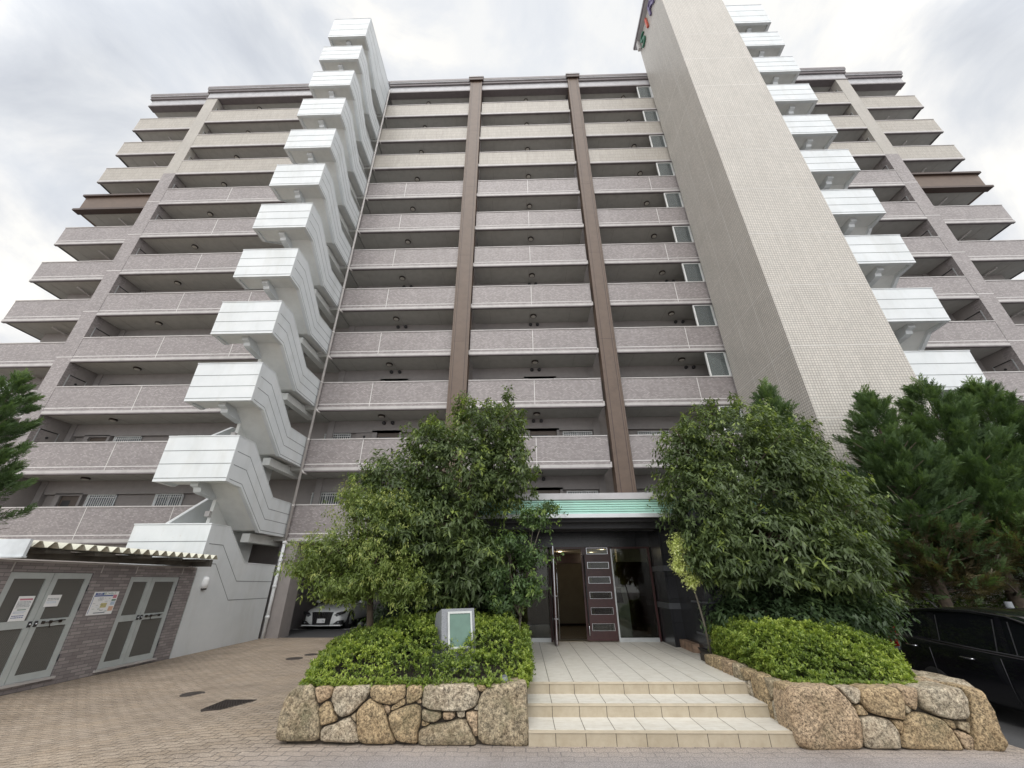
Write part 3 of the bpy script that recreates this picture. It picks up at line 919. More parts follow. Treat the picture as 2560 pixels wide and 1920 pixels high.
# ------------------------------------------------------------------ porch, steps, entrance
ZP = 0.365
st_ = MB()
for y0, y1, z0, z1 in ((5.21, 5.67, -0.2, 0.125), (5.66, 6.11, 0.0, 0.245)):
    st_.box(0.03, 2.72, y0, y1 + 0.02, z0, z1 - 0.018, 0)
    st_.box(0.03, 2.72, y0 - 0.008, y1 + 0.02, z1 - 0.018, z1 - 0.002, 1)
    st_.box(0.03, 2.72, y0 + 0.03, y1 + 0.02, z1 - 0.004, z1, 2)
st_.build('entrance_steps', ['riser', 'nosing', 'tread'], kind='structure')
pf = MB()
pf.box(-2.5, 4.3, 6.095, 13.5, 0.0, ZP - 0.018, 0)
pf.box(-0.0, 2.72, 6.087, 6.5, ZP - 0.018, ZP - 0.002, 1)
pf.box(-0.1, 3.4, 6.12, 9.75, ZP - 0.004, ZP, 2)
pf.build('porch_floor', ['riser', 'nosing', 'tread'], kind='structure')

en = thing('entrance_hall', 'dark granite entrance with a green-edged canopy at the top of the steps', 'entrance', (1.3, 9.7, ZP))
YD = 9.72
w_ = MB()
w_.box(-2.9, -0.27, YD - 0.05, YD + 0.3, 0.0, 3.0, 0)                      # left of the glazing
w_.box(2.84, 3.16, 8.92, YD + 0.3, 0.0, 2.62, 0)
w_.box(3.05, 5.0, 8.25, 9.2, 0.0, 2.62, 0)
w_.box(-0.27, 2.84, YD - 0.06, YD + 0.2, 2.17, 2.9, 0)                     # head above the doors
w_.box(-2.9, -2.6, 9.9, 16.9, -0.4, 3.0, 0); w_.box(4.7, 5.0, 9.2, 16.9, -0.5, 3.0, 0)
w_.build('granite_wall', ['granite'], en)
for (x0, x1, y0, y1) in ((3.03, 3.75, 7.62, 8.24), (-2.65, -1.9, 7.7, 8.3)):
    MB().box(x0, x1, y0, y1, 0.0, 2.62).build('granite_pillar', ['granite'], en)
for z in (0.99, 1.66):
    bd = MB()
    bd.prism([(2.828, YD - 0.06), (2.828, 8.905), (3.17, 8.905), (3.17, 8.93), (2.85, 8.93), (2.85, YD - 0.06)], 'z', z, z + 0.10)
    bd.build('granite_band', ['granite_band'], en)
    MB().box(-2.9, -0.27, YD - 0.06, YD - 0.04, z - 0.03, z + 0.07).build('granite_band', ['granite_band'], en)
    MB().box(3.04, 3.30, 8.24, 8.26, z, z + 0.10).build('granite_band', ['granite_band'], en)
for z in (0.66, 1.14, 1.66):
    MB().prism([(3.756, 7.612), (3.024, 7.612), (3.024, 8.24), (3.05, 8.24), (3.05, 7.64), (3.756, 7.64)], 'z', z, z + 0.028).build('granite_band', ['granite_band'], en)
MB().prism([(2.93, 8.30), (3.06, 8.24), (3.06, 8.93), (2.93, 8.93)], 'z', ZP, ZP + 0.13).build('kerb_stone', ['stone_low'], en)

cn = MB()
YC = 8.0
cn.box(-3.2, 5.3, YC + 0.06, 16.85, 2.60, 2.98, 0)                            # roof slab, dark soffit
cn.build('canopy_roof', ['dark'], en)
fs = MB()
fs.box(-3.25, 5.35, YC - 0.05, YC + 0.059, 2.91, 3.03, 0)
fs.box(-3.25, 5.35, YC - 0.03, YC + 0.059, 2.575, 2.645, 1)
fs.box(-3.25, -3.2, YC, 12, 2.6, 3.0, 0); fs.box(5.3, 5.35, YC, 12, 2.6, 3.0, 0)
fs.build('canopy_edge', ['eave', 'alu'], en)
lv = MB()
for k in range(6):
    z = 2.646 + k * 0.0443
    lv.prism([(YC + 0.055, z), (YC + 0.0, z + 0.004), (YC - 0.014, z + 0.032), (YC + 0.055, z + 0.032)], 'x', -3.24, 5.34, 0)
    lv.box(-3.24, 5.34, YC + 0.03, YC + 0.056, z + 0.032, z + 0.0443, 1)
lv.build('canopy_louvre', ['copper', 'green'], en)
bm = MB()
bm.box(-2.6, 4.6, YC + 0.55, YC + 0.72, 2.44, 2.599, 0)
bm.box(-2.6, 4.6, YC + 1.15, YC + 1.32, 2.46, 2.599, 0)
bm.box(-2.9, 5.0, YC + 0.25, YC + 0.33, 2.53, 2.599, 0)
bm.build('canopy_beam', ['dark'], en)

# lobby behind the glass
lb = MB()
lb.box(-1.6, 4.4, YD + 0.3, 13.4, ZP, ZP + 0.004, 1)
lb.box(-1.6, 4.4, YD + 0.2, 13.4, 2.195, 2.25, 2)
lb.box(-1.7, -1.6, YD + 0.3, 13.4, ZP, 2.4, 0); lb.box(4.4, 4.5, YD + 0.3, 13.4, ZP, 2.4, 3)
lb.box(-1.7, 4.5, 13.4, 13.5, ZP, 2.4, 3)
lb.build('lobby', ['beige', 'lobbyfloor', 'lobbyceil', 'wood'], en)
MB().box(-1.5, 2.0, 12.9, 12.96, ZP + 0.06, 1.95).build('lobby_screen', ['beige'], en)
ls = MB(); ls.box(-1.59, 2.2, 12.85, 13.0, 1.95, 2.194); ls.build('lobby_lintel', ['wood'], en)
for x, y in ((0.05, 10.5), (1.0, 11.6), (2.0, 10.9), (1.9, 12.0)):
    dl = MB().lathe((x, y, 2.195), [(0.045, -0.001), (0.045, -0.006), (0.0, -0.006)], 14, 0).build('downlight', ['glow'], en)
    ld = bpy.data.lights.new('downlight_lamp', 'POINT'); ld.energy = 1.3; ld.color = (1.0, 0.80, 0.55); ld.shadow_soft_size = 0.05
    lo_ = bpy.data.objects.new('downlight_lamp', ld); COL.objects.link(lo_); lo_.parent = dl
    lo_.location = Vector((x, y, 2.12)) - ORG[dl.name]
kk = MB()
kk.prism([(10.45, ZP), (10.45, 1.02), (10.62, 1.36), (10.75, 1.36), (10.75, ZP)], 'x', 2.05, 2.42, 0)
kk.prism([(10.449, 1.04), (10.595, 1.33), (10.60, 1.325), (10.47, 1.03)], 'x', 2.12, 2.30, 1)
kk.build('intercom_stand', ['alup', 'black'], en)
bl = MB(); bl.box(2.3, 3.2, 10.6, 10.8, 1.90, 2.194, 0); bl.build('ceiling_box', ['lobbyceil'], en)

# glazing: fixed pane, open door, closed door with slots, fixed pane
gf = MB()
gf.box(-0.27, -0.24, YD - 0.05, YD + 0.02, ZP, 2.17, 0); gf.box(0.56, 0.60, YD - 0.05, YD + 0.02, ZP, 2.17, 0)
gf.box(1.955, 1.985, YD - 0.05, YD + 0.02, ZP, 2.17, 1); gf.box(2.78, 2.82, YD - 0.05, YD + 0.02, ZP, 2.17, 0)
gf.box(-0.24, 2.78, YD - 0.05, YD + 0.02, 2.13, 2.169, 0)
gf.box(-0.24, 0.56, YD - 0.05, YD + 0.02, ZP, ZP + 0.07, 1); gf.box(1.985, 2.78, YD - 0.05, YD + 0.02, ZP, ZP + 0.07, 1)
gf.build('glazing_frame', ['wood', 'alu'], en)
MB().box(-0.24, 0.56, YD - 0.02, YD - 0.01, ZP + 0.07, 2.13).build('glass_pane', ['glass'], en)
MB().box(1.985, 2.78, YD - 0.02, YD - 0.01, ZP + 0.07, 2.13).build('glass_pane', ['glass'], en)
def leaf(name, x0, x1, label=None):
    ob = MB()
    zs = [ZP + 0.20 + 0.292 * k for k in range(6)]
    ob.box(x0, x0 + 0.13, YD - 0.06, YD - 0.02, ZP + 0.02, 2.13, 0); ob.box(x1 - 0.07, x1, YD - 0.06, YD - 0.02, ZP + 0.02, 2.13, 0)
    prev = ZP + 0.02
    for z in zs + [None]:
        t = z if z is not None else 2.13
        ob.box(x0 + 0.13, x1 - 0.07, YD - 0.06, YD - 0.02, prev, t, 0)
        prev = (z or 0) + 0.12
    d = ob.build(name, ['wood'], en)
    fr_ = MB()
    for z in zs:
        fr_.box(x0 + 0.12, x1 - 0.06, YD - 0.068, YD - 0.055, z - 0.005, z, 0); fr_.box(x0 + 0.12, x1 - 0.06, YD - 0.068, YD - 0.055, z + 0.12, z + 0.125, 0)
        fr_.box(x0 + 0.12, x0 + 0.128, YD - 0.068, YD - 0.055, z, z + 0.12, 0); fr_.box(x1 - 0.068, x1 - 0.06, YD - 0.068, YD - 0.055, z, z + 0.12, 0)
    fr_.build('slot_frame', ['chrome'], d)
    gp = MB()
    for z in zs:
        gp.box(x0 + 0.13, x1 - 0.07, YD - 0.045, YD - 0.038, z, z + 0.12, 0)
    gp.build('slot_glass', ['glass'], d)
    h = MB().tube([(x0 + 0.05, YD - 0.12, ZP + 0.12), (x0 + 0.05, YD - 0.12, 2.0)], 0.013, 8, 1)
    h.tube([(x0 + 0.05, YD - 0.12, ZP + 0.12), (x0 + 0.05, YD - 0.12, ZP + 0.32)], 0.016, 8, 0)
    for z in (ZP + 0.3, 1.1, 1.85):
        h.tube([(x0 + 0.05, YD - 0.12, z), (x0 + 0.05, YD - 0.05, z)], 0.01, 8, 0)
    h.build('door_handle', ['chrome', 'dark'], d)
    return d
leaf('entrance_door', 1.30, 1.95)
od = MB()                                    # the other leaf stands open towards the steps
od.box(0.61, 0.655, YD - 0.68, YD - 0.04, ZP + 0.02, 2.15, 0)
dd = od.build('entrance_door', ['wood'], en)
h = MB()
for sx in (0.575, 0.695):
    h.tube([(sx, YD - 0.60, ZP + 0.10), (sx, YD - 0.60, 2.1)], 0.008, 8, 0 if sx > .6 else 1)
    for z in (ZP + 0.45, ZP + 0.85, 1.85):
        h.tube([(sx, YD - 0.60, z), (0.635, YD - 0.60, z)], 0.012, 8, 0)
h.build('door_handle', ['chrome', 'dark'], dd)
MB().box(0.626, 0.640, YD - 0.690, YD - 0.68, ZP + 0.02, 2.15).build('edge_strip', ['chrome'], dd)

# ------------------------------------------------------------------ planters of fitted granite boulders
STONES_L=[[(-2.465,0.486),(-2.334,0.492),(-2.268,0.43),(-2.223,0.344),(-2.177,0.272),(-2.144,0.19),(-2.118,0.035),(-2.577,0.028),(-2.591,0.224),(-2.584,0.344),(-2.544,0.43)],[(-2.268,0.479),(-2.083,0.486),(-2.064,0.467),(-2.079,0.387),(-2.197,0.33),(-2.255,0.417)],[(-2.044,0.486),(-1.68,0.489),(-1.667,0.436),(-1.694,0.381),(-1.779,0.297),(-1.838,0.247),(-1.925,0.225),(-1.975,0.249),(-2.032,0.308),(-2.07,0.369),(-2.062,0.461)],[(-1.664,0.486),(-1.299,0.498),(-1.281,0.418),(-1.289,0.387),(-1.359,0.339),(-1.441,0.323),(-1.527,0.339),(-1.623,0.369),(-1.659,0.405)],[(-1.273,0.485),(-1.116,0.489),(-1.093,0.442),(-1.098,0.387),(-1.192,0.339),(-1.264,0.33)],[(-1.165,0.363),(-1.105,0.378),(-1.095,0.339),(-1.138,0.331)],[(-1.085,0.485),(-0.856,0.504),(-0.579,0.504),(-0.508,0.461),(-0.491,0.394),(-0.518,0.315),(-0.629,0.28),(-0.809,0.274),(-0.991,0.291),(-1.084,0.315),(-1.091,0.357)],[(-0.525,0.492),(-0.425,0.492),(-0.409,0.467),(-0.462,0.43),(-0.5,0.448)],[(-0.394,0.479),(-0.303,0.504),(0.003,0.516),(0.02,0.467),(0.021,0.274),(0.032,0.112),(0.022,-0.011),(-0.486,0.016),(-0.497,0.345),(-0.454,0.43)],[(-2.134,0.357),(-2.079,0.35),(-2.017,0.273),(-1.972,0.213),(-1.978,0.19),(-2.128,0.149),(-2.156,0.225),(-2.188,0.302)],[(-1.835,0.231),(-1.766,0.155),(-1.727,0.086),(-1.713,0.019),(-2.109,0.029),(-2.121,0.12),(-2.09,0.149),(-1.982,0.173),(-1.9,0.214)],[(-1.655,0.381),(-1.558,0.345),(-1.492,0.309),(-1.439,0.202),(-1.39,0.11),(-1.338,0.031),(-1.362,0.01),(-1.708,0.013),(-1.756,0.167),(-1.775,0.261),(-1.75,0.309)],[(-1.832,0.237),(-1.782,0.27),(-1.767,0.179),(-1.808,0.208)],[(-1.51,0.327),(-1.436,0.318),(-1.417,0.291),(-1.429,0.238),(-1.457,0.255),(-1.487,0.297)],[(-1.416,0.309),(-1.303,0.379),(-1.272,0.375),(-1.27,0.327),(-1.39,0.283),(-1.416,0.283)],[(-1.251,0.319),(-1.161,0.333),(-1.106,0.309),(-1.092,0.25),(-1.092,0.168),(-1.112,0.122),(-1.105,0.009),(-1.32,0.031),(-1.393,0.133),(-1.435,0.226),(-1.404,0.273)],[(-1.089,0.291),(-0.884,0.271),(-0.872,0.227),(-0.922,0.189),(-1.011,0.183),(-1.079,0.209)],[(-0.864,0.267),(-0.734,0.27),(-0.734,0.227),(-0.775,0.203),(-0.845,0.203),(-0.866,0.232)],[(-0.722,0.274),(-0.634,0.28),(-0.627,0.229),(-0.671,0.217),(-0.709,0.23)],[(-1.08,0.201),(-0.988,0.176),(-1.038,0.147),(-1.079,0.156)],[(-0.671,0.213),(-0.617,0.203),(-0.571,0.134),(-0.508,0.032),(-0.514,0.004),(-1.094,-0.0),(-1.1,0.099),(-1.08,0.122),(-0.98,0.168),(-0.833,0.18)],[(-0.614,0.274),(-0.494,0.274),(-0.491,0.169),(-0.49,0.072),(-0.52,0.072),(-0.56,0.134),(-0.608,0.203),(-0.62,0.239)],[(-0.526,0.31),(-0.493,0.331),(-0.495,0.28),(-0.54,0.286)]]
STONES_R=[[(2.755,0.477),(2.847,0.497),(3.208,0.497),(3.243,0.465),(3.308,0.389),(3.348,0.314),(3.363,0.216),(3.341,0.121),(3.309,0.021),(3.266,0.006),(2.785,-0.012),(2.709,0.026),(2.691,0.131),(2.691,0.276),(2.715,0.401)],[(3.246,0.493),(3.44,0.49),(3.461,0.465),(3.421,0.37),(3.355,0.351),(3.294,0.414)],[(3.359,0.341),(3.424,0.351),(3.471,0.277),(3.458,0.263),(3.365,0.259),(3.356,0.296)],[(3.474,0.49),(3.83,0.493),(3.861,0.439),(3.855,0.339),(3.818,0.253),(3.784,0.229),(3.676,0.241),(3.55,0.265),(3.484,0.289),(3.437,0.364),(3.446,0.427)],[(3.853,0.493),(4.031,0.49),(4.029,0.452),(3.981,0.339),(3.946,0.302),(3.896,0.327),(3.864,0.376),(3.869,0.439)],[(3.375,0.247),(3.486,0.259),(3.643,0.235),(3.683,0.187),(3.7,0.121),(3.692,0.063),(3.657,0.007),(3.34,0.006),(3.339,0.097),(3.349,0.18)],[(3.68,0.226),(3.782,0.223),(3.776,0.169),(3.73,0.116),(3.707,0.121),(3.689,0.193)],[(3.864,0.358),(3.918,0.308),(3.864,0.272),(3.837,0.284)],[(3.805,0.217),(3.902,0.29),(4.041,0.278),(4.171,0.235),(4.232,0.146),(4.263,0.029),(4.26,-0.005),(3.679,0.007),(3.732,0.11)],[(4.056,0.477),(4.108,0.49),(4.479,0.49),(4.496,0.402),(4.461,0.278),(4.412,0.236),(4.289,0.23),(4.15,0.254),(4.027,0.315),(4.021,0.402)],[(4.186,0.236),(4.286,0.224),(4.285,0.156),(4.238,0.158),(4.204,0.193)],[(4.32,0.218),(4.437,0.212),(4.398,0.114),(4.36,0.134),(4.301,0.164)],[(4.246,0.144),(4.334,0.14),(4.413,0.093),(4.367,-0.011),(4.302,-0.008),(4.266,0.064)],[(4.517,0.488),(4.673,0.477),(4.678,0.414),(4.705,0.279),(4.701,0.135),(4.688,0.03),(4.649,-0.013),(4.368,-0.016),(4.409,0.099),(4.476,0.278),(4.519,0.402)]]
def rnd_poly(p, it=2):
    for _ in range(it):
        q = []
        for i in range(len(p)):
            a, b_ = p[i], p[(i + 1) % len(p)]
            q += [(a[0] * .87 + b_[0] * .13, a[1] * .87 + b_[1] * .13), (a[0] * .13 + b_[0] * .87, a[1] * .13 + b_[1] * .87)]
        p = q
    return p
def stone(poly, parent, tf, depth=0.3, bulge=0.05, seed=0):
    """poly outline in the wall plane (u,v); tf maps (u, v, outwards) to the world"""
    r_ = random.Random(seed)
    p = rnd_poly(poly)
    n = len(p)
    cx = sum(a for a, b_ in p) / n; cz = sum(b_ for a, b_ in p) / n
    size = max(max(a for a, _ in p) - min(a for a, _ in p), max(b_ for _, b_ in p) - min(b_ for _, b_ in p))
    bl_ = min(bulge * 0.8, size * 0.15)
    ph = [r_.uniform(0, 6.28) for _ in range(6)]
    def nz(u_, v_):
        return (math.sin(u_ * 19 + ph[0]) * math.sin(v_ * 23 + ph[1]) * 0.5 + math.sin(u_ * 41 + v_ * 17 + ph[2]) * 0.3 + math.sin(v_ * 53 - u_ * 29 + ph[3]) * 0.25 + math.sin(u_ * 90 + ph[4]) * math.sin(v_ * 80 + ph[5]) * 0.18)
    rings = [(1.0, -depth), (1.0, -0.03), (0.985, bl_ * .15), (0.955, bl_ * 0.55), (0.88, bl_ * 0.92), (0.7, bl_ * 1.05), (0.5, bl_ * 1.1), (0.27, bl_ * 1.12)]
    vs = []
    for k, d in rings:
        for a, b_ in p:
            uu, vv = cx + (a - cx) * k, cz + (b_ - cz) * k
            dd_ = d + (nz(uu, vv) * bl_ * 0.45 * min(1, (1 - k) * 9) if k < 1 else 0)
            vs.append(tf(uu, vv, dd_))
    vs.append(tf(cx, cz, bl_ * 1.12 + nz(cx, cz) * bl_ * 0.3))
    fs = []
    for j in range(len(rings) - 1):
        for i in range(n):
            fs.append((j * n + i, j * n + (i + 1) % n, (j + 1) * n + (i + 1) % n, (j + 1) * n + i))
    L_ = (len(rings) - 1) * n
    for i in range(n):
        fs.append((L_ + i, L_ + (i + 1) % n, len(vs) - 1))
    m = MB(); m.add(vs, fs, 0, True)
    return m.build('boulder', [STONE[seed % 4 if seed % 5 else 0]], parent)
def shrink(poly, k=0.006):
    cx = sum(a for a, b_ in poly) / len(poly); cz = sum(b_ for a, b_ in poly) / len(poly)
    out_ = []
    for a, b_ in poly:
        d = math.hypot(a - cx, b_ - cz) or 1
        e = 1.035 - k * 0.7 / d                  # corner cutting pulls corners in, so start a little larger
        out_.append((cx + (a - cx) * e, cz + (b_ - cz) * e))
    return out_
pl = thing('stone_planter', 'boulder-walled planter left of the entrance steps, holding the hedge with the green plaque', 'planter', (-1.3, 6.5, 0), 'planters of fitted granite boulders')
for i, s_ in enumerate(STONES_L):
    stone(shrink(s_), pl, lambda a, b_, d: (a, 5.24 - d * 0.9 + (0.02 if b_ > 0.3 else 0), b_), 0.3, 0.06, i + 1)
core = MB()
core.prism([(-2.50, -0.3), (-2.44, 0.44), (-0.03, 0.46), (-0.02, -0.3)], 'y', 5.27, 5.6, 0)
core.box(-0.05, 0.025, 5.6, 9.6, -0.2, 0.42, 0)
core.box(-2.52, -2.40, 5.6, 8.0, -0.4, 0.40, 0)
core.build('mortar_core', ['soil'], pl)
sl_ = MB()
for j in range(6):
    k = 5.62 + j * 0.42
    stone([(k, -0.2), (k + 0.40, -0.2), (k + 0.39, 0.42), (k + 0.02, 0.44)], pl, lambda a, b_, d: (-2.5 - d + 0.02, a, b_), 0.1, 0.05, j + 3)
so = MB()
so.add([(-2.45, 5.5, 0.42), (-0.04, 5.5, 0.44), (-0.04, 9.6, 0.5), (-4.0, 12.5, 0.12), (-4.4, 12.5, -0.2), (-2.45, 8.0, 0.42)], [(0, 1, 2, 5), (5, 2, 3), (5, 3, 4)], 0)
so.add([(-2.45, 8.0, 0.42), (-4.4, 12.5, -0.2), (-4.4, 12.5, -0.5), (-2.45, 8.0, -0.5)], [(0, 1, 2, 3)], 0)
so.build('planting_soil', ['soil'], pl)

pr = thing('stone_planter', 'boulder-walled planter right of the entrance steps, beside the parked black car', 'planter', (4.0, 6.5, 0), 'planters of fitted granite boulders')
for i, s_ in enumerate(STONES_R):
    stone(shrink(s_), pr, lambda a, b_, d: (a, 5.17 - d * 0.9, b_), 0.3, 0.065, i + 2)
side = [[(5.22, -0.05), (5.62, 0.0), (5.60, 0.28), (5.48, 0.34), (5.22, 0.36)], [(5.22, 0.37), (5.47, 0.35), (5.45, 0.50), (5.24, 0.50)],
        [(5.48, 0.36), (5.60, 0.30), (5.64, 0.50), (5.47, 0.50)], [(5.63, 0.0), (5.98, 0.1), (5.96, 0.50), (5.66, 0.50), (5.62, 0.30)],
        [(5.99, 0.22), (6.16, 0.22), (6.14, 0.36), (6.03, 0.40)], [(5.98, 0.41), (6.14, 0.37), (6.2, 0.5), (5.98, 0.5)],
        [(6.17, 0.22), (6.42, 0.26), (6.42, 0.52), (6.2, 0.52), (6.15, 0.36)], [(6.43, 0.3), (6.75, 0.34), (6.74, 0.52), (6.44, 0.52)],
        [(6.76, 0.3), (7.02, 0.34), (7.0, 0.51), (6.77, 0.51)], [(7.03, 0.3), (7.32, 0.34), (7.3, 0.49), (7.04, 0.50)]]
for i, s_ in enumerate(side):
    stone(shrink(s_, 0.004), pr, lambda a, b_, d: (2.755 - d * 0.8, a, b_), 0.12, 0.045, i + 7)
core = MB()
core.prism([(2.80, -0.3), (2.80, 0.44), (4.50, 0.44), (4.60, -0.3)], 'y', 5.21, 5.5, 0)
core.box(2.78, 2.86, 5.5, 7.6, -0.1, 0.46, 0)
core.build('mortar_core', ['soil'], pr)
for j, (xx, yy, w1, d1, h1) in enumerate([(4.12, 5.62, .34, .22, .0), (4.46, 5.62, .16, .25, -.02), (4.75, 5.95, .22, .45, -.03)]):
    stone([(-w1, -d1), (w1, -d1 * 1.1), (w1 * 1.1, d1), (-w1 * .8, d1 * .9)], pr, lambda a, b_, d, xx=xx, yy=yy, h1=h1: (xx + a, yy + b_, 0.44 + h1 + d), 0.4, 0.07, j + 21)
for j in range(5):
    k = 5.5 + j * 0.55
    stone([(k, -0.4), (k + 0.52, -0.45), (k + 0.5, 0.42), (k + 0.03, 0.45)], pr, lambda a, b_, d: (4.72 + d + (a - 5) * 0.12, a, b_), 0.15, 0.07, j + 31)
so = MB()
so.add([(2.82, 5.45, 0.45), (4.7, 5.45, 0.45), (5.3, 9.0, 0.45), (3.2, 9.0, 0.45), (2.82, 7.6, 0.45)], [(0, 1, 2, 3, 4)], 0)
so.add([(5.0, 8.0, 0.46), (5.6, 8.0, -0.52), (5.9, 10.2, -0.55), (17, 10.2, -0.50), (17, 17, -0.1), (5.0, 17, 0.3)], [(0, 1, 2, 3, 4, 5)], 0)
so.build('planting_soil', ['soil'], pr)

# ------------------------------------------------------------------ leaves
def leaf_mesh(name, mat, pos, d, nrm, ln, wd, val, parent):
    """every leaf a folded four-cornered blade: base, two shoulders, tip"""
    n = len(pos)
    o = np.array(ORG.get(parent.name, Vector((0, 0, 0)))) if parent is not None else np.zeros(3)
    d = d / np.linalg.norm(d, axis=1, keepdims=True)
    s_ = np.cross(d, nrm); s_ /= np.linalg.norm(s_, axis=1, keepdims=True) + 1e-9
    nn = np.cross(s_, d)
    ln = ln[:, None]; wd = wd[:, None]
    base = pos - o
    mid = base + d * ln * 0.45
    P = np.empty((n, 4, 3))
    P[:, 0] = base
    P[:, 1] = mid + s_ * wd * 0.5 - nn * wd * 0.12
    P[:, 2] = base + d * ln - nn * ln * 0.10
    P[:, 3] = mid - s_ * wd * 0.5 - nn * wd * 0.12
    me = bpy.data.meshes.new(name)
    me.vertices.add(n * 4)
    me.vertices.foreach_set('co', P.reshape(-1))
    me.loops.add(n * 4)
    me.loops.foreach_set('vertex_index', np.arange(n * 4, dtype=np.int32))
    me.polygons.add(n)
    me.polygons.foreach_set('loop_start', np.arange(0, n * 4, 4, dtype=np.int32))
    me.polygons.foreach_set('loop_total', np.full(n, 4, dtype=np.int32))
    a = me.attributes.new('val', 'FLOAT', 'POINT')
    a.data.foreach_set('value', np.repeat(np.clip(val, 0, 1), 4).astype(np.float32))
    me.update()
    me.materials.append(LEAF[mat])
    ob = bpy.data.objects.new(name, me)
    COL.objects.link(ob)
    if parent is not None:
        ob.parent = parent
        ORG[ob.name] = Vector(o)
    return ob
def unit(v_):
    return v_ / (np.linalg.norm(v_, axis=-1, keepdims=True) + 1e-9)
def crown_pts(lobes, n, inner=0.5, ragged=0.22):
    """twig ends spread through the outer part of overlapping lobes, uneven in reach"""
    lo = np.array(lobes, float)
    wgt = (lo[:, 3] * lo[:, 4] + lo[:, 3] * lo[:, 5] + lo[:, 4] * lo[:, 5]); wgt /= wgt.sum()
    k = rng.choice(len(lo), n, p=wgt)
    dv = unit(rng.normal(size=(n, 3)))
    ph = k[:, None] * 1.7 + dv * np.array([5.1, 4.3, 6.2])
    bumpy = 1 + 1.25 * ragged * (np.sin(ph[:, 0] + 2 * dv[:, 2]) * np.sin(ph[:, 1] * 1.3) + 0.6 * np.sin(ph[:, 2] * 2.1 + ph[:, 0] * 1.7))
    r_ = (inner + (1 - inner) * rng.random(n) ** 0.55) * bumpy
    p = lo[k, :3] + dv * lo[k, 3:6] * r_[:, None]
    ins = np.full(n, 9.0)
    for j in range(len(lo)):
        q = np.linalg.norm((p - lo[j, :3]) / lo[j, 3:6], axis=1)
        ins = np.minimum(ins, q)
    keep = (ins > inner * 0.85)
    return p[keep], dv[keep], np.clip(ins[keep], 0, 1.3)
def whorls(p, ax, K, ln, wd, spread, droop, jit=0.02):
    """K leaves round every twig end, fanned about its axis and drooping"""
    n = len(p)
    ax = unit(ax)
    a = unit(np.cross(ax, rng.normal(size=(n, 3)))); b_ = np.cross(ax, a)
    t = (np.arange(K)[None] * 2.4 + rng.random((n, 1)) * 6.28)
    t = t + rng.normal(size=t.shape) * 0.2
    rad = a[:, None] * np.cos(t)[..., None] + b_[:, None] * np.sin(t)[..., None]
    d = ax[:, None] * (1 - spread) + rad * spread + np.array([0, 0, -1.0]) * (droop * (0.6 + 0.8 * rng.random((n, K))))[..., None]
    d = unit(d + rng.normal(size=d.shape) * 0.12)
    pos = p[:, None] + ax[:, None] * (rng.random((n, K, 1)) - 0.7) * ln * 0.9 + rng.normal(size=(n, K, 3)) * jit
    nrm = unit(ax[:, None] * 0.5 + np.array([0, 0, 1.0]) + rng.normal(size=d.shape) * 0.35)
    L_ = ln * (0.7 + 0.5 * rng.random((n, K)))
    return pos.reshape(-1, 3), d.reshape(-1, 3), nrm.reshape(-1, 3), L_.reshape(-1), (wd * (0.8 + 0.4 * rng.random((n, K)))).reshape(-1)
def limbs(mb, base, lobes, r0, mi=0, bend=0.25, n_tw=3):
    base = Vector(base)
    for j, l in enumerate(lobes):
        c = Vector(l[:3])
        m_ = base.lerp(c, 0.5) + Vector((random.uniform(-bend, bend) * 0.4, random.uniform(-bend, bend) * 0.4, bend * 0.3))
        mb.tube([base, base.lerp(m_, 0.5) + Vector((0, 0, 0.05)), m_, c], [r0, r0 * .8, r0 * .6, r0 * .28], 7, mi)
        for _ in range(n_tw):
            e = c + Vector((random.uniform(-1, 1) * l[3], random.uniform(-1, 1) * l[4], random.uniform(-.6, .9) * l[5])) * 0.8
            s0 = m_.lerp(c, random.uniform(0.2, 0.9))
            mb.tube([s0, s0.lerp(e, 0.5) + Vector((0, 0, 0.06)), e], [r0 * .3, r0 * .2, r0 * .07], 5, mi)
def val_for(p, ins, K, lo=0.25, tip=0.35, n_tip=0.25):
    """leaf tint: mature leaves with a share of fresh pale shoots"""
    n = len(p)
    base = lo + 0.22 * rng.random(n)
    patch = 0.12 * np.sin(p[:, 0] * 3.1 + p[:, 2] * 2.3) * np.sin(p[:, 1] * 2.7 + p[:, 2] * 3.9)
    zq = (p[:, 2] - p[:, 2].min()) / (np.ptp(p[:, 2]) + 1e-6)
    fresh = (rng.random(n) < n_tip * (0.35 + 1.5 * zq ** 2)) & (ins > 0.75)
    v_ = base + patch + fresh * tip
    return np.repeat(v_, K) + 0.08 * rng.normal(size=n * K)

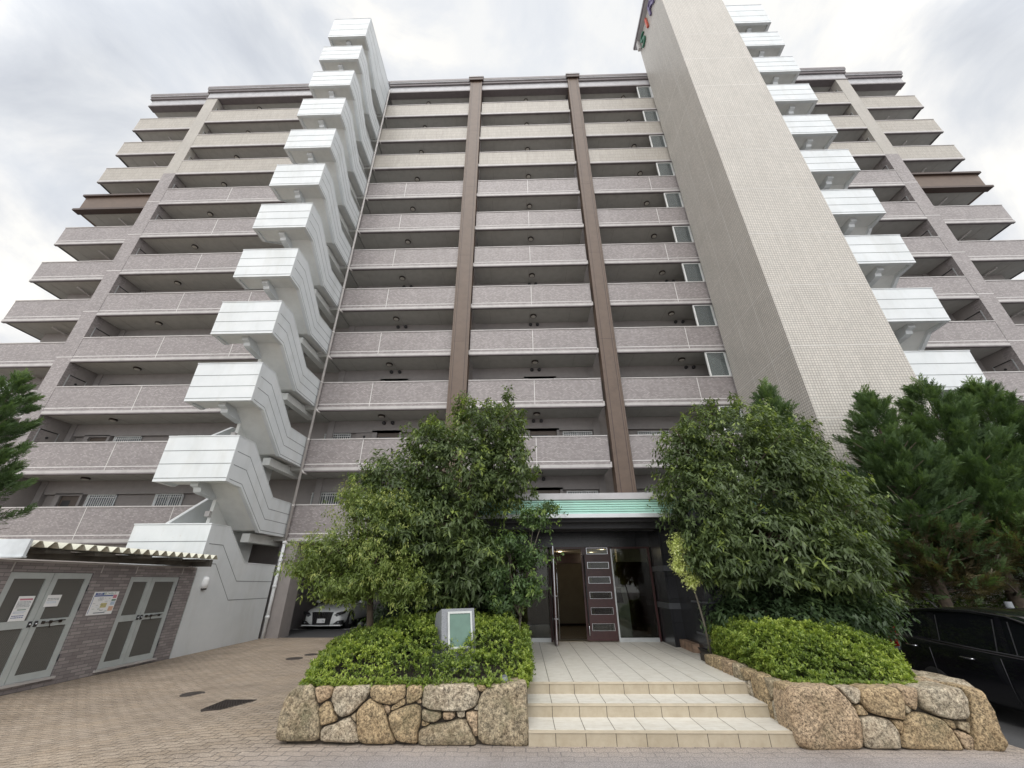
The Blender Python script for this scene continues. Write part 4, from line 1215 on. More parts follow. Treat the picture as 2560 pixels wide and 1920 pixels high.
def tree(name, label, cat, root, lobes, leafm, n, K, ln, wd, spread, droop, trunk, bark='bark', r0=0.09, group=None, inner=0.5, ragged=0.22, spikes=(), lo=0.25, tip=0.35, n_tip=0.25, up=0.5, n_tw=3, fork=0.45):
    t = thing(name, label, cat, root, group)
    tb = MB()
    tb.tube(trunk, [r0 * 1.5] + [r0 * (1.1 - 0.3 * i / len(trunk)) for i in range(1, len(trunk))], 10, 0)
    tb.build('trunk', [bark], t)
    lm = MB()
    limbs(lm, trunk[-1], lobes, r0 * 0.7, 0, n_tw=n_tw)
    for (x, y, z0, z1) in spikes:
        lm.tube([(x, y, z0), (x + .02, y, z1)], [0.012, 0.004], 5, 0)
    lm.build('limb', [bark], t)
    p, dv, ins = crown_pts(lobes, n, inner, ragged)
    ex = []
    for (x, y, z0, z1) in spikes:
        kk_ = int((z1 - z0) * 55)
        q = np.stack([x + rng.normal(size=kk_) * 0.05, y + rng.normal(size=kk_) * 0.05, z0 + (z1 - z0) * rng.random(kk_)], 1)
        ex.append(q)
    if ex:
        q = np.concatenate(ex)
        p = np.concatenate([p, q]); dv = np.concatenate([dv, unit(rng.normal(size=q.shape) * np.array([1, 1, .5]) + np.array([0, 0, .8]))]); ins = np.concatenate([ins, np.full(len(q), 1.0)])
    ax = unit(dv + np.array([0, 0, up]))
    pos, d, nrm, L_, W_ = whorls(p, ax, K, ln, wd, spread, droop)
    zq = (pos[:, 2] - pos[:, 2].min()) / (np.ptp(pos[:, 2]) + 1e-6)
    k_ = (1.12 - 0.42 * zq) * (0.75 + 0.5 * rng.random(len(pos)))
    L_ = L_ * k_; W_ = W_ * (0.5 + 0.5 * k_)
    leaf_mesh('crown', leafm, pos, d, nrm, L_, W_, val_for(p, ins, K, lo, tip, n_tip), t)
    return t

# the broad evergreen left of the porch
tree('evergreen_oak', 'tall dark evergreen tree left of the porch, its top reaching past the third floor', 'tree', (-0.95, 7.5, 0.4),
     [(-1.25, 7.5, 3.35, 1.15, 1.0, 0.95), (-0.65, 7.5, 4.15, 0.72, 0.7, 0.62), (-2.40, 7.4, 3.10, 0.80, 0.7, 0.66), (-0.35, 7.4, 3.35, 0.62, .7, 0.75),
      (-1.55, 7.2, 2.35, 0.95, 0.9, 0.70), (-0.75, 7.0, 1.75, 0.65, 0.6, 0.50), (-1.75, 7.5, 3.95, .55, .6, .45), (-1.25, 7.0, 1.45, .5, .5, .35)],
     'oak', 4900, 9, 0.115, 0.034, 0.72, 0.55, [(-0.95, 7.5, 0.3), (-0.98, 7.48, 0.9), (-1.02, 7.5, 1.6), (-1.05, 7.5, 2.3)], r0=0.085,
     spikes=[(-1.30, 7.5, 4.3, 5.0), (-1.18, 7.5, 4.4, 5.08), (-0.98, 7.4, 4.4, 4.85), (-0.25, 7.5, 4.5, 5.15), (-0.45, 7.5, 4.4, 4.8), (0.02, 7.5, 4.2, 4.6), (-1.8, 7.5, 4.1, 4.6), (-0.7, 7.5, 4.5, 4.9)], n_tip=0.22)
# the broad evergreen right of the porch
tree('evergreen_oak', 'broad bushy dark evergreen tree right of the porch, in front of the lift tower', 'tree', (3.75, 7.7, 0.4),
     [(4.25, 7.6, 3.15, 1.40, 1.1, 1.15), (4.15, 7.7, 4.10, 1.0, 0.9, 0.62), (3.18, 7.4, 2.75, 0.64, 0.8, 0.85), (5.30, 7.4, 2.45, 0.80, 0.8, 0.80),
      (4.10, 7.1, 2.05, 1.15, 0.8, 0.65), (3.25, 7.1, 1.85, 0.60, 0.6, 0.50), (4.9, 7.0, 1.75, 0.85, .7, .5), (5.25, 7.7, 3.45, 0.72, .8, .65), (3.2, 7.6, 3.75, .55, .6, .5)],
     'oak', 7000, 9, 0.115, 0.034, 0.72, 0.55, [(3.75, 7.7, 0.3), (3.80, 7.7, 1.0), (3.9, 7.65, 1.7), (3.95, 7.6, 2.3)], r0=0.09,
     spikes=[(3.3, 7.6, 4.0, 4.55), (3.9, 7.6, 4.5, 4.9), (4.4, 7.6, 4.5, 4.95), (4.9, 7.6, 4.2, 4.6)], n_tip=0.24)
# light green feathery tree at the corner of the left planter
tree('feathery_tree', 'small yellow-green feathery tree leaning over the drive in front of the garage', 'tree', (-2.25, 6.75, 0.2),
     [(-2.45, 6.6, 2.35, 0.55, 0.5, 0.42), (-2.85, 6.5, 1.95, 0.60, 0.45, 0.30), (-2.20, 6.5, 1.80, 0.55, 0.5, 0.42), (-3.20, 6.5, 1.70, 0.40, 0.35, 0.16),
      (-2.55, 6.4, 1.45, 0.50, 0.4, 0.26), (-1.80, 6.4, 1.45, 0.45, .4, .30), (-2.75, 6.6, 2.75, 0.32, 0.3, 0.28), (-2.0, 6.6, 2.5, .45, .4, .35)],
     'feather', 3400, 10, 0.062, 0.017, 0.75, 0.45, [(-2.25, 6.75, 0.1), (-2.22, 6.72, 0.7), (-2.30, 6.7, 1.3)], 'bark', 0.05,
     inner=0.35, ragged=0.35, lo=0.30, tip=0.4, n_tip=0.35, up=0.1)
# thin ash-leaved shrub tree between the oak and the doors
tree('leafy_sapling', 'slender open sapling with bright green leaflets beside the lobby glass', 'tree', (-0.15, 7.1, 0.4),
     [(0.20, 7.0, 2.45, 0.34, 0.3, 0.20), (-0.20, 6.9, 2.05, 0.30, 0.3, 0.18), (0.10, 7.0, 1.85, 0.34, 0.3, 0.20), (-0.45, 6.8, 1.62, 0.28, .3, .18), (0.05, 6.9, 1.42, .30, .3, .2), (-.35, 6.9, 1.25, .3, .3, .16), (0.42, 7.0, 2.62, .22, .2, .12)],
     'nandina', 900, 9, 0.075, 0.028, 0.8, 0.35, [(-0.15, 7.1, 0.3), (-0.10, 7.1, 0.7), (-0.05, 7.08, 1.0)], 'barkg', 0.022,
     inner=0.25, ragged=0.4, lo=0.3, tip=0.4, n_tip=0.3, up=0.2)
tree('blossoming_shrub', 'narrow shrub with pale yellow-green blossom at the left edge of the right-hand tree', 'shrub', (2.88, 7.4, 0.45),
     [(2.62, 7.3, 2.02, 0.15, 0.15, 0.20), (2.60, 7.3, 1.72, 0.13, 0.13, 0.18), (2.74, 7.25, 1.50, .12, .12, .12)],
     'blossom', 420, 8, 0.045, 0.02, 0.8, 0.3, [(2.88, 7.4, 0.4), (2.84, 7.35, 0.9), (2.76, 7.3, 1.4)], 'barkg', 0.014, inner=0.2, ragged=0.3, lo=0.35, n_tw=2)

# dark understorey shrubs
tree('camellia_shrub', 'dark broad-leaved shrub under the right-hand tree, behind the clipped hedge', 'shrub', (4.1, 7.2, 0.4),
     [(3.9, 7.1, 0.95, 0.75, 0.5, 0.40), (4.7, 7.1, 1.0, 0.70, 0.5, 0.42), (5.25, 7.3, 1.0, 0.5, .5, .45), (3.3, 7.4, .95, .4, .4, .35), (4.4, 7.6, 1.5, .9, .4, .4), (3.6, 7.7, 1.4, .5, .3, .4)],
     'shrub', 2600, 7, 0.10, 0.036, 0.75, 0.3, [(4.1, 7.2, 0.3), (4.12, 7.2, 0.6)], 'bark', 0.03, inner=0.4, lo=0.3, n_tip=0.12)
tree('camellia_shrub', 'dark broad-leaved shrub in the shade behind the green plaque', 'shrub', (-1.3, 7.9, 0.4),
     [(-1.7, 7.7, 1.05, 0.6, 0.4, 0.40), (-1.0, 7.8, 1.05, 0.55, 0.4, 0.35), (-2.2, 7.7, .95, .45, .5, .4), (-0.45, 7.7, 1.0, .35, .35, .35), (-1.3, 8.1, 1.6, .8, .3, .45)],
     'shrub', 1700, 7, 0.085, 0.032, 0.75, 0.3, [(-1.3, 7.9, 0.3), (-1.3, 7.88, 0.7)], 'bark', 0.03, inner=0.4, lo=0.3, n_tip=0.15)
tree('spindle_hedge', 'loose green-leaved hedge running behind the roof of the black car', 'hedge', (7.6, 10.6, -0.5),
     [(5.7, 9.3, 0.75, 0.7, 0.6, 0.95), (6.6, 10.0, 0.70, 0.9, 0.6, 0.85), (7.8, 10.6, 0.75, 1.0, 0.6, 0.75), (9.2, 11.2, 0.7, 1.0, 0.6, 0.70), (10.8, 11.6, .7, 1.1, .6, .65), (12.4, 11.8, .7, 1.1, .6, .65), (14, 12, .7, 1.1, .6, .65), (6.1, 9.4, .9, .5, .5, .6)],
     'azalea', 4200, 7, 0.075, 0.034, 0.75, 0.3, [(7.6, 10.6, -0.6), (7.6, 10.6, 0.3)], 'bark', 0.03, inner=0.45, lo=0.08, tip=0.25, n_tip=0.2)

tree('evergreen_screen', 'tall dark shrubbery filling the shade between the cypress trunks', 'shrubbery', (11.5, 12.9, -0.4),
     [(8.6, 12.6, 0.9, 1.0, 0.6, 1.1), (10.2, 12.9, 0.9, 1.1, 0.6, 1.2), (11.8, 13.0, 1.0, 1.1, 0.6, 1.3), (13.4, 13.0, 1.0, 1.1, 0.6, 1.3), (15.2, 13.2, 1.1, 1.3, .6, 1.4)],
     'shrub', 3200, 7, 0.12, 0.05, 0.75, 0.3, [(11.5, 12.9, -0.5), (11.5, 12.9, 0.2)], 'bark', 0.04, inner=0.4, lo=0.2, n_tip=0.1)

# ------------------------------------------------------------------ clipped azalea hedges
def hedge(label, root, outline, height, n, bulge_out, grp):
    """rosettes of small leaves over a mounded body; outline in plan, height(x,y) of the top"""
    t = thing('clipped_hedge', label, 'hedge', root, grp)
    o = np.array(outline, float)
    x0, y0 = o.min(0); x1, y1 = o.max(0)
    def inside(x, y):
        c_ = np.zeros(len(x), bool); j = len(o) - 1
        for i in range(len(o)):
            cnd = ((o[i, 1] > y) != (o[j, 1] > y)) & (x < (o[j, 0] - o[i, 0]) * (y - o[i, 1]) / (o[j, 1] - o[i, 1] + 1e-12) + o[i, 0])
            c_ ^= cnd; j = i
        return c_
    def edge(x, y):
        best = np.full(len(x), 9.0)
        for i in range(len(o)):
            a, b_ = o[i], o[(i + 1) % len(o)]
            ab = b_ - a
            s_ = np.clip(((x - a[0]) * ab[0] + (y - a[1]) * ab[1]) / (ab @ ab), 0, 1)
            best = np.minimum(best, np.hypot(x - a[0] - s_ * ab[0], y - a[1] - s_ * ab[1]))
        return best
    X = rng.uniform(x0, x1, n * 2); Y = rng.uniform(y0, y1, n * 2)
    k = inside(X, Y); X = X[k][:n]; Y = Y[k][:n]
    def top(X, Y):
        e = np.clip(edge(X, Y) / 0.30, 0, 1)
        lump = 0.045 * np.sin(X * 5.3 + 1.3 * np.sin(Y * 4.1)) * np.sin(Y * 6.1 + X * 1.7) + 0.035 * np.sin(X * 17.1 + Y * 5 + 2 * np.sin(Y * 7)) * np.sin(Y * 19.7 - X * 7) + 0.035 * np.sin(X * 41 + 3 * np.sin(Y * 11)) * np.sin(Y * 37 + 2 * np.sin(X * 13))
        zb = 0.44
        return zb + (height(X, Y) + lump - zb) * np.sqrt(1 - (1 - e) ** 2 * 0.95)
    Z = top(X, Y)
    h = 0.01
    gx_ = (top(X + h, Y) - Z) / h; gy_ = (top(X, Y + h) - Z) / h
    ok = np.isfinite(gx_) & np.isfinite(gy_)
    gx_ = np.clip(np.where(ok, gx_, 0), -3, 3); gy_ = np.clip(np.where(ok, gy_, 0), -3, 3)
    nrm = unit(np.stack([-gx_, -gy_, np.ones_like(X)], 1))
    depth = rng.random(len(X)) ** 1.1 * 0.10
    P = np.stack([X, Y, Z], 1) - nrm * depth[:, None] + rng.normal(size=(len(X), 3)) * 0.008
    # skirt: the rounded sides down to the stones
    m_ = n // 2
    i = rng.integers(0, len(o), m_); s_ = rng.random(m_)[:, None]
    a = o[i]; b_ = o[(i + 1) % len(o)]
    E = a + (b_ - a) * s_
    tz = rng.random(m_)
    out_n = np.stack([(b_ - a)[:, 1], -(b_ - a)[:, 0]], 1); out_n = unit(out_n)
    hh = height(E[:, 0], E[:, 1]) - 0.08
    zz_ = 0.45 + (hh - 0.45) * tz
    off = bulge_out * np.sqrt(np.clip(1 - (tz - 0.3) ** 2, 0, 1)) + 0.04 * np.sin(E[:, 0] * 23 + E[:, 1] * 19 + zz_ * 27) * np.sin(zz_ * 31 + E[:, 0] * 11) - 0.04 - 0.05 * rng.random(m_)
    Q = np.stack([E[:, 0] + out_n[:, 0] * off, E[:, 1] + out_n[:, 1] * off, zz_], 1)
    qn = unit(np.stack([out_n[:, 0], out_n[:, 1], 0.25 + 0.5 * tz], 1))
    P = np.concatenate([P, Q]); nrm = np.concatenate([nrm, qn])
    ax = unit(nrm + np.array([0, 0, 0.5]) + rng.normal(size=nrm.shape) * 0.35)
    K = 6
    pos, d, nn_, L_, W_ = whorls(P, ax, K, 0.036, 0.018, 0.58, -0.05, 0.004)
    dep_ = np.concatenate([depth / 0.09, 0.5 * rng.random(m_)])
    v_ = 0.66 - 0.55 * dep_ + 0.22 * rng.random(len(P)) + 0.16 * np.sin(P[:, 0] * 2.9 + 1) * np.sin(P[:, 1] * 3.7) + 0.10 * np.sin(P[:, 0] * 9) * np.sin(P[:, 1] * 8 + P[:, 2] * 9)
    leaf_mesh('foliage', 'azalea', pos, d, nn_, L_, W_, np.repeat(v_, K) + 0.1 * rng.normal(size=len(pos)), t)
    cr = MB()                                 # twiggy dark body inside
    cx_, cy_ = o.mean(0)
    cp_ = [(cx_ + (a_ - cx_) * 0.93, cy_ + (b2 - cy_) * 0.93) for a_, b2 in outline]
    cr.prism(cp_, 'z', 0.40, 0.50, 0)
    cr.build('hedge_base', ['soil'], t)
    return t
hl = lambda X, Y: -0.20 * np.exp(-(((X + 0.80) / 0.30) ** 2 + ((Y - 5.78) / 0.28) ** 2)) + 0.62 + 0.42 * np.clip((Y - 5.35) / 1.1, 0, 1) ** 0.8 - 0.20 * np.clip((-1.5 - X) / 1.1, 0, 1) * np.clip((Y - 5.3), 0, 1) - 0.10 * np.clip((X + 0.25) / 0.3, 0, 1)
hedge('clipped azalea hedge in the left planter, around the green plaque', (-1.3, 6.3, 0.44),
      [(-2.42, 5.32), (-0.05, 5.30), (0.06, 6.0), (0.02, 7.6), (-2.3, 7.6), (-2.75, 6.9), (-2.6, 6.0)], hl, 9500, 0.07, 'clipped azalea hedges in the planters')
hr = lambda X, Y: 0.58 + 0.36 * np.clip((Y - 5.35) / 0.9, 0, 1) ** 0.8 - 0.06 * np.clip((X - 3.6), 0, 1)
hedge('clipped azalea hedge in the right planter, spreading towards the black car', (3.6, 6.3, 0.44),
      [(2.92, 5.34), (4.15, 5.36), (4.62, 6.0), (4.85, 6.9), (4.2, 7.2), (2.95, 7.5), (2.86, 6.4)], hr, 10500, 0.07, 'clipped azalea hedges in the planters')

tree('balcony_plant', 'straggly dark plant standing on the ninth-floor walkway at the left', 'plant', (-21.3, 17.6, 23.2),
     [(-21.5, 17.5, 24.55, 0.35, 0.25, 0.22), (-21.0, 17.5, 24.45, 0.35, 0.25, 0.15)],
     'shrub', 160, 6, 0.09, 0.03, 0.8, 0.2, [(-21.3, 17.6, 23.2), (-21.3, 17.58, 23.8)], 'bark', 0.015, inner=0.2, ragged=0.5, lo=0.1, n_tw=3)

# ------------------------------------------------------------------ cypresses
def cypress_mesh(parent, cx, cy, z0, z1, rad, n, seed, lean=0.0):
    """sprays of scale leaves carried on separate rising branches, so the outline stays ragged"""
    r_ = np.random.default_rng(seed)
    nb = 150
    hb = np.sort(r_.random(nb) ** 0.9)
    zb = z0 + (z1 - z0) * hb
    ab = np.arange(nb) * 2.4 + r_.normal(size=nb) * 0.4
    Lb = rad * np.clip(1.0 - hb, 0, 1) ** 0.7 * (0.62 + 0.62 * r_.random(nb)) * np.clip(0.7 + hb * 2, 0, 1) + 0.10
    per = np.maximum((n * Lb / Lb.sum()).astype(int), 8)
    bi = np.repeat(np.arange(nb), per)
    m = len(bi)
    u_ = 0.15 + 0.85 * r_.random(m) ** 0.6
    rise = 0.25 + 0.55 * hb[bi]
    L = Lb[bi]
    wid = 0.26 * L * (1.15 - u_)
    sx = r_.normal(size=m) * wid; sz = r_.normal(size=m) * wid * 0.55
    ca, sa = np.cos(ab[bi]), np.sin(ab[bi])
    P = np.stack([cx + lean * hb[bi] + ca * L * u_ - sa * sx, cy + sa * L * u_ + ca * sx, zb[bi] + L * u_ * rise * (0.5 + 0.5 * u_) + sz], 1)
    # the leading shoot
    q = 60
    top = np.stack([cx + lean + r_.normal(size=q) * 0.05, cy + r_.normal(size=q) * 0.05, z1 - 0.35 + 0.65 * r_.random(q)], 1)
    P = np.concatenate([P, top]); m = len(P)
    ax = np.concatenate([np.stack([ca, sa, 0.45 + rise], 1), np.stack([r_.normal(size=q) * .5, r_.normal(size=q) * .5, np.ones(q)], 1)])
    ax = unit(ax + r_.normal(size=ax.shape) * 0.38)
    K = 13
    side = unit(np.cross(ax, np.array([0, 0, 1.0]) + r_.normal(size=ax.shape) * 0.6))
    k = np.arange(K)
    s_ = np.where(k % 2 == 0, 1.0, -1.0)
    f = (k // 2) / (K / 2)
    pos = P[:, None] + ax[:, None] * (f * 0.24)[None, :, None]
    d = unit(ax[:, None] * (0.7 + 0.5 * f)[None, :, None] + side[:, None] * (s_ * (0.9 - 0.7 * f))[None, :, None] + np.array([0, 0, -0.1]) + r_.normal(size=(m, K, 3)) * 0.12)
    nn_ = np.repeat(unit(np.cross(side, ax))[:, None], K, 1)
    ln = 0.115 * (1 - 0.35 * f)[None] * (0.7 + 0.6 * r_.random((m, K)))
    z = P[:, 2]
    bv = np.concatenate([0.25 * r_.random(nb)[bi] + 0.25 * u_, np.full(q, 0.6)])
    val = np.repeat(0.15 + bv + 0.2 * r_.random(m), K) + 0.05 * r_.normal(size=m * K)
    low = np.repeat(r_.random(m) < np.clip(0.95 - (z - z0) / (0.40 * (z1 - z0)), 0, 0.75), K)
    a = (pos.reshape(-1, 3), d.reshape(-1, 3), nn_.reshape(-1, 3), ln.reshape(-1), np.full(m * K, 0.024))
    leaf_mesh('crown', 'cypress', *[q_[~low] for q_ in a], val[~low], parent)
    leaf_mesh('withered_foliage', 'brownleaf', *[q_[low] for q_ in a], val[low], parent)
def cypress(label, x, y, zg, z0, z1, rad, n, seed, lean=0.0):
    t = thing('cypress_tree', label, 'tree', (x, y, zg), 'cypress trees in front of the building')
    tb = MB()
    tb.tube([(x, y, zg - 0.1), (x - 0.04, y, zg + 1.0), (x + 0.05, y, z0 + 0.8), (x + lean, y, (z0 + z1) / 2), (x + lean, y, z1)], [0.19, 0.15, 0.12, 0.07, 0.008], 9, 0)
    tb.build('trunk', ['bark'], t)
    br = MB()
    r_ = random.Random(seed)
    for _ in range(34):
        z = zg + 1.5 + r_.random() * (z1 - zg - 3.0); a = r_.random() * 6.28
        L_ = rad * (0.9 if z < z0 + 2 else 0.6)
        p0 = Vector((x, y, z)); p2 = p0 + Vector((math.cos(a) * L_, math.sin(a) * L_, 0.35)); p1 = p0.lerp(p2, 0.5) + Vector((r_.uniform(-.1, .1), r_.uniform(-.1, .1), -0.1))
        br.tube([p0, p1, p2], [0.035, 0.022, 0.006], 5, 0)
    br.build('branch', ['bark'], t)
    cypress_mesh(t, x, y, z0, z1, rad, n, seed, lean)
    return t
cypress('pointed dark cypress whose tip shows above the right-hand evergreen tree', 7.30, 11.0, -0.33, 1.6, 6.5, 1.0, 3600, 1, 0.1)
cypress('dark cypress with a bare reddish trunk, leftmost of those behind the black car', 10.0, 11.0, -0.45, 1.0, 6.2, 1.45, 6500, 2, 0.25)
cypress('dark cypress above the roof of the black car, second from the right picture edge', 11.9, 11.2, -0.45, 1.0, 6.6, 1.9, 9000, 3, 0.35)
cypress('dark cypress filling the right edge of the picture above the car', 13.9, 11.3, -0.45, 1.0, 6.6, 1.9, 8500, 4)
cypress('dark cypress at the left edge of the picture, behind the tiled shed', -16.9, 11.5, -0.34, 0.8, 7.6, 1.7, 7000, 5)

# ------------------------------------------------------------------ tiled shed on the left
XS = -9.57
sh = thing('storage_shed', 'low mauve-tiled refuse shed with grey mesh double doors and a corrugated roof', 'shed', (-10.9, 9.9, -0.4))
w_ = MB()
holes = [(7.98, 9.58, -0.19, 1.70), (10.55, 12.10, -0.25, 1.64)]
w_.box(XS - 0.15, XS, 4.6, 7.98, -0.6, 1.90); w_.box(XS - 0.15, XS, 9.58, 10.55, -0.6, 1.90); w_.box(XS - 0.15, XS, 12.10, 12.62, -0.6, 1.90)
w_.box(XS - 0.15, XS, 7.98, 9.58, -0.6, -0.21); w_.box(XS - 0.15, XS, 7.98, 9.58, 1.70, 1.90)
w_.box(XS - 0.15, XS, 10.55, 12.10, -0.6, -0.27); w_.box(XS - 0.15, XS, 10.55, 12.10, 1.64, 1.90)
w_.box(-12.6, XS - 0.15, 12.45, 12.62, -0.6, 1.95); w_.box(-12.6, XS - 0.15, 4.6, 4.75, -0.6, 1.95); w_.box(-12.75, -12.6, 4.6, 12.62, -0.6, 1.95)
w_.box(-12.6, XS - 0.6, 4.75, 12.45, -0.35, -0.30)
w_.build('wall', ['mauve_dark'], sh)
j = MB()
j.box(XS, XS + 0.012, 4.6, 12.6, 1.865, 1.90)
for y in (7.95, 9.72, 10.62, 12.1):
    j.box(XS, XS + 0.008, y, y + 0.02, 1.70, 1.865)
j.build('wall_joint', ['trim'], sh)
fb = MB(); fb.box(XS + 0.02, XS + 0.14, 7.52, 12.5, 1.92, 2.08)
for k in range(5):
    fb.box(XS + 0.14, XS + 0.55, 7.9 + k * 0.97, 8.36 + k * 0.97, 2.02, 2.08)
fb.box(XS + 0.14, XS + 0.62, 12.20, 12.32, 1.90, 2.08)
fb.build('roof_beam', ['fasciadk'], sh)
rf = MB()                                 # trapezoid-corrugated sheet, ridges across the eave
y = 7.50; prof = []
while y < 12.2:
    for dy, dz in ((0, 0), (0.08, 0.10), (0.13, 0.10), (0.21, 0.0)):
        prof.append((y + dy, dz))
    y += 0.258
vs = []
for x, zb in ((XS + 0.72, 2.09), (-12.9, 2.30)):
    for th in (0.0, 0.012):
        vs += [(x, a, zb + b_ + th) for a, b_ in prof]
n_ = len(prof)
fs = []
for i in range(n_ - 1):
    fs += [(i, i + 1, 2 * n_ + i + 1, 2 * n_ + i), (n_ + i + 1, n_ + i, 3 * n_ + i, 3 * n_ + i + 1), (i + 1, i, n_ + i, n_ + i + 1)]
rf.add(vs, fs, 0)
rf.build('corrugated_roof', ['yellowish'], sh)
fc = MB()
fc.box(-13.0, XS + 0.70, 7.44, 7.49, 1.93, 2.22, 0); fc.box(-13.0, XS + 0.72, 7.41, 7.495, 1.91, 1.935, 0)
fc.box(-12.7, XS - 0.16, 4.76, 7.40, 1.78, 1.84, 0)
fc.build('fascia_sheet', ['fascia'], sh)
def mesh_leaf(y0, y1, z0, z1, hinge_hi, lock_y):
    f = MB(); t = 0.105
    xa, xb = XS - 0.07, XS - 0.02
    zm = z0 + (z1 - z0) * 0.485
    f.box(xa, xb, y0, y0 + t, z0, z1); f.box(xa, xb, y1 - t, y1, z0, z1)
    f.box(xa, xb, y0 + t, y1 - t, z0, z0 + 0.12); f.box(xa, xb, y0 + t, y1 - t, z1 - 0.11, z1); f.box(xa, xb, y0 + t, y1 - t, zm, zm + 0.13)
    d = f.build('mesh_door', ['alup'], sh)
    MB().box(XS - 0.055, XS - 0.045, y0 + t, y1 - t, z0 + 0.12, z1 - 0.11).build('mesh_panel', ['mesh'], d)
    b_ = MB()
    b_.box(xb, xb + 0.02, lock_y - 0.025, lock_y + 0.025, zm + 0.01, zm + 0.11, 0)
    b_.lathe((xb + 0.02, lock_y, zm + 0.06), [(0.022, 0), (0.022, 0.02), (0, 0.025)], 10, 1, 'x')
    b_.build('lock', ['dark', 'chrome'], d)
    if hinge_hi:
        bo = MB()
        bo.tube([(xb + 0.03, y0 + 0.14, zm + 0.07), (xb + 0.03, y1 - 0.20, zm + 0.09)], 0.010, 7, 0)
        for yy in (y0 + 0.16, y0 + 0.30, y1 - 0.3):
            bo.box(xb, xb + 0.045, yy, yy + 0.03, zm + 0.05, zm + 0.10, 0)
        bo.tube([(xb + 0.03, y0 + 0.30, zm + 0.07), (xb + 0.05, y0 + 0.31, zm - 0.03)], 0.008, 6, 0)
        bo.build('bolt', ['bronze'], d)
        hg = MB()
        for zz_ in (z0 + 0.25, zm + 0.25, z1 - 0.35):
            hg.tube([(xb + 0.01, y1 + 0.006, zz_), (xb + 0.01, y1 + 0.006, zz_ + 0.12)], 0.013, 7, 0)
        hg.build('hinge', ['dark'], d)
    return d
mesh_leaf(7.99, 8.765, -0.18, 1.69, False, 8.72); mesh_leaf(8.775, 9.565, -0.18, 1.69, True, 8.83)
mesh_leaf(10.57, 11.205, -0.24, 1.63, False, 11.16); mesh_leaf(11.215, 12.07, -0.24, 1.63, True, 11.26)
MB().box(XS - 0.14, XS + 0.05, 7.90, 9.62, -0.225, -0.185).build('door_sill', ['trim'], sh)
MB().box(XS - 0.14, XS + 0.05, 10.48, 12.14, -0.285, -0.245).build('door_sill', ['trim'], sh)

def sheet(name, label, cat, y0, y1, z0, z1, items, x=XS, grp=None):
    p = MB(); p.box(x, x + 0.004, y0, y1, z0, z1, 0)
    mats = ['paper']
    for (a, b_, c_, d_, mt_) in items:          # fractions from the left and from the top
        if mt_ not in mats:
            mats.append(mt_)
        ya, yb = y0 + (y1 - y0) * a, y0 + (y1 - y0) * c_
        p.box(x + 0.004, x + 0.0055, ya, yb, z1 - (z1 - z0) * d_, z1 - (z1 - z0) * b_, mats.index(mt_))
    o = p.build(name, mats)
    tag(o, label, cat, grp)
    return o
rp = random.Random(3)
it = [(0.06, 0.05, 0.40, 0.14, 'blue'), (0.04, 0.155, 0.80, 0.205, 'blue'), (0.81, 0.15, 0.96, 0.30, 'pink'), (0.80, 0.35, 0.97, 0.42, 'green'),
      (0.42, 0.50, 0.66, 0.70, 'yell'), (0.78, 0.66, 0.97, 0.86, 'oran'), (0.03, 0.22, 0.045, 0.94, 'blue'), (0.80, 0.45, 0.97, 0.60, 'lblue')]
for k in range(26):
    a = 0.08 + 0.66 * rp.random(); b_ = 0.24 + 0.62 * rp.random()
    it.append((a, b_, min(0.76, a + 0.04 + 0.14 * rp.random()), b_ + 0.012, rp.choice(['ink', 'green', 'lblue', 'ink'])))
it.append((0.25, 0.895, 0.70, 0.935, 'ink'))
po = sheet('poster', 'laminated poster with blue headline on the tiled shed wall between the two double doors', 'poster', 9.77, 10.37, 0.86, 1.32, it, XS + 0.001)
text_mesh('家庭ごみの出し方', 0.05, 0.0006, 'green', 'headline', po, (XS + 0.0065, 10.145, 1.278), R(90), R(90), 0.78)
text_mesh('分別', 0.048, 0.0006, 'paper', 'headline', po, (XS + 0.0072, 9.905, 1.277), R(90), R(90), 1.3)
def lines(seed, n, y0, dy, colr='ink', x1=0.9):
    r_ = random.Random(seed); L_ = []
    for k in range(n):
        b_ = y0 + dy * k; a = 0.08
        while a < x1 - 0.06:
            e = min(x1, a + r_.uniform(0.05, 0.22)); L_.append((a, b_, e, b_ + dy * 0.42, colr)); a = e + 0.025
    return L_
sheet('notice_sheet', 'tall notice with a pink headline on the left leaf of the nearer mesh door', 'notice', 8.32, 8.60, 0.86, 1.28,
      [(0.12, 0.10, 0.92, 0.17, 'pink'), (0.04, 0.49, 0.98, 0.497, 'ink'), (0.25, 0.54, 0.78, 0.57, 'green')] + lines(1, 5, 0.22, 0.05) + lines(2, 2, 0.62, 0.05, 'lblue', 0.8) + lines(3, 2, 0.78, 0.07, 'blue', 0.8), XS - 0.018)
sheet('notice_sheet', 'small square white notice on the right leaf of the nearer mesh door', 'notice', 8.83, 9.10, 1.075, 1.285,
      lines(5, 2, 0.28, 0.12) + lines(6, 2, 0.56, 0.1, 'lblue', 0.8), XS - 0.018)

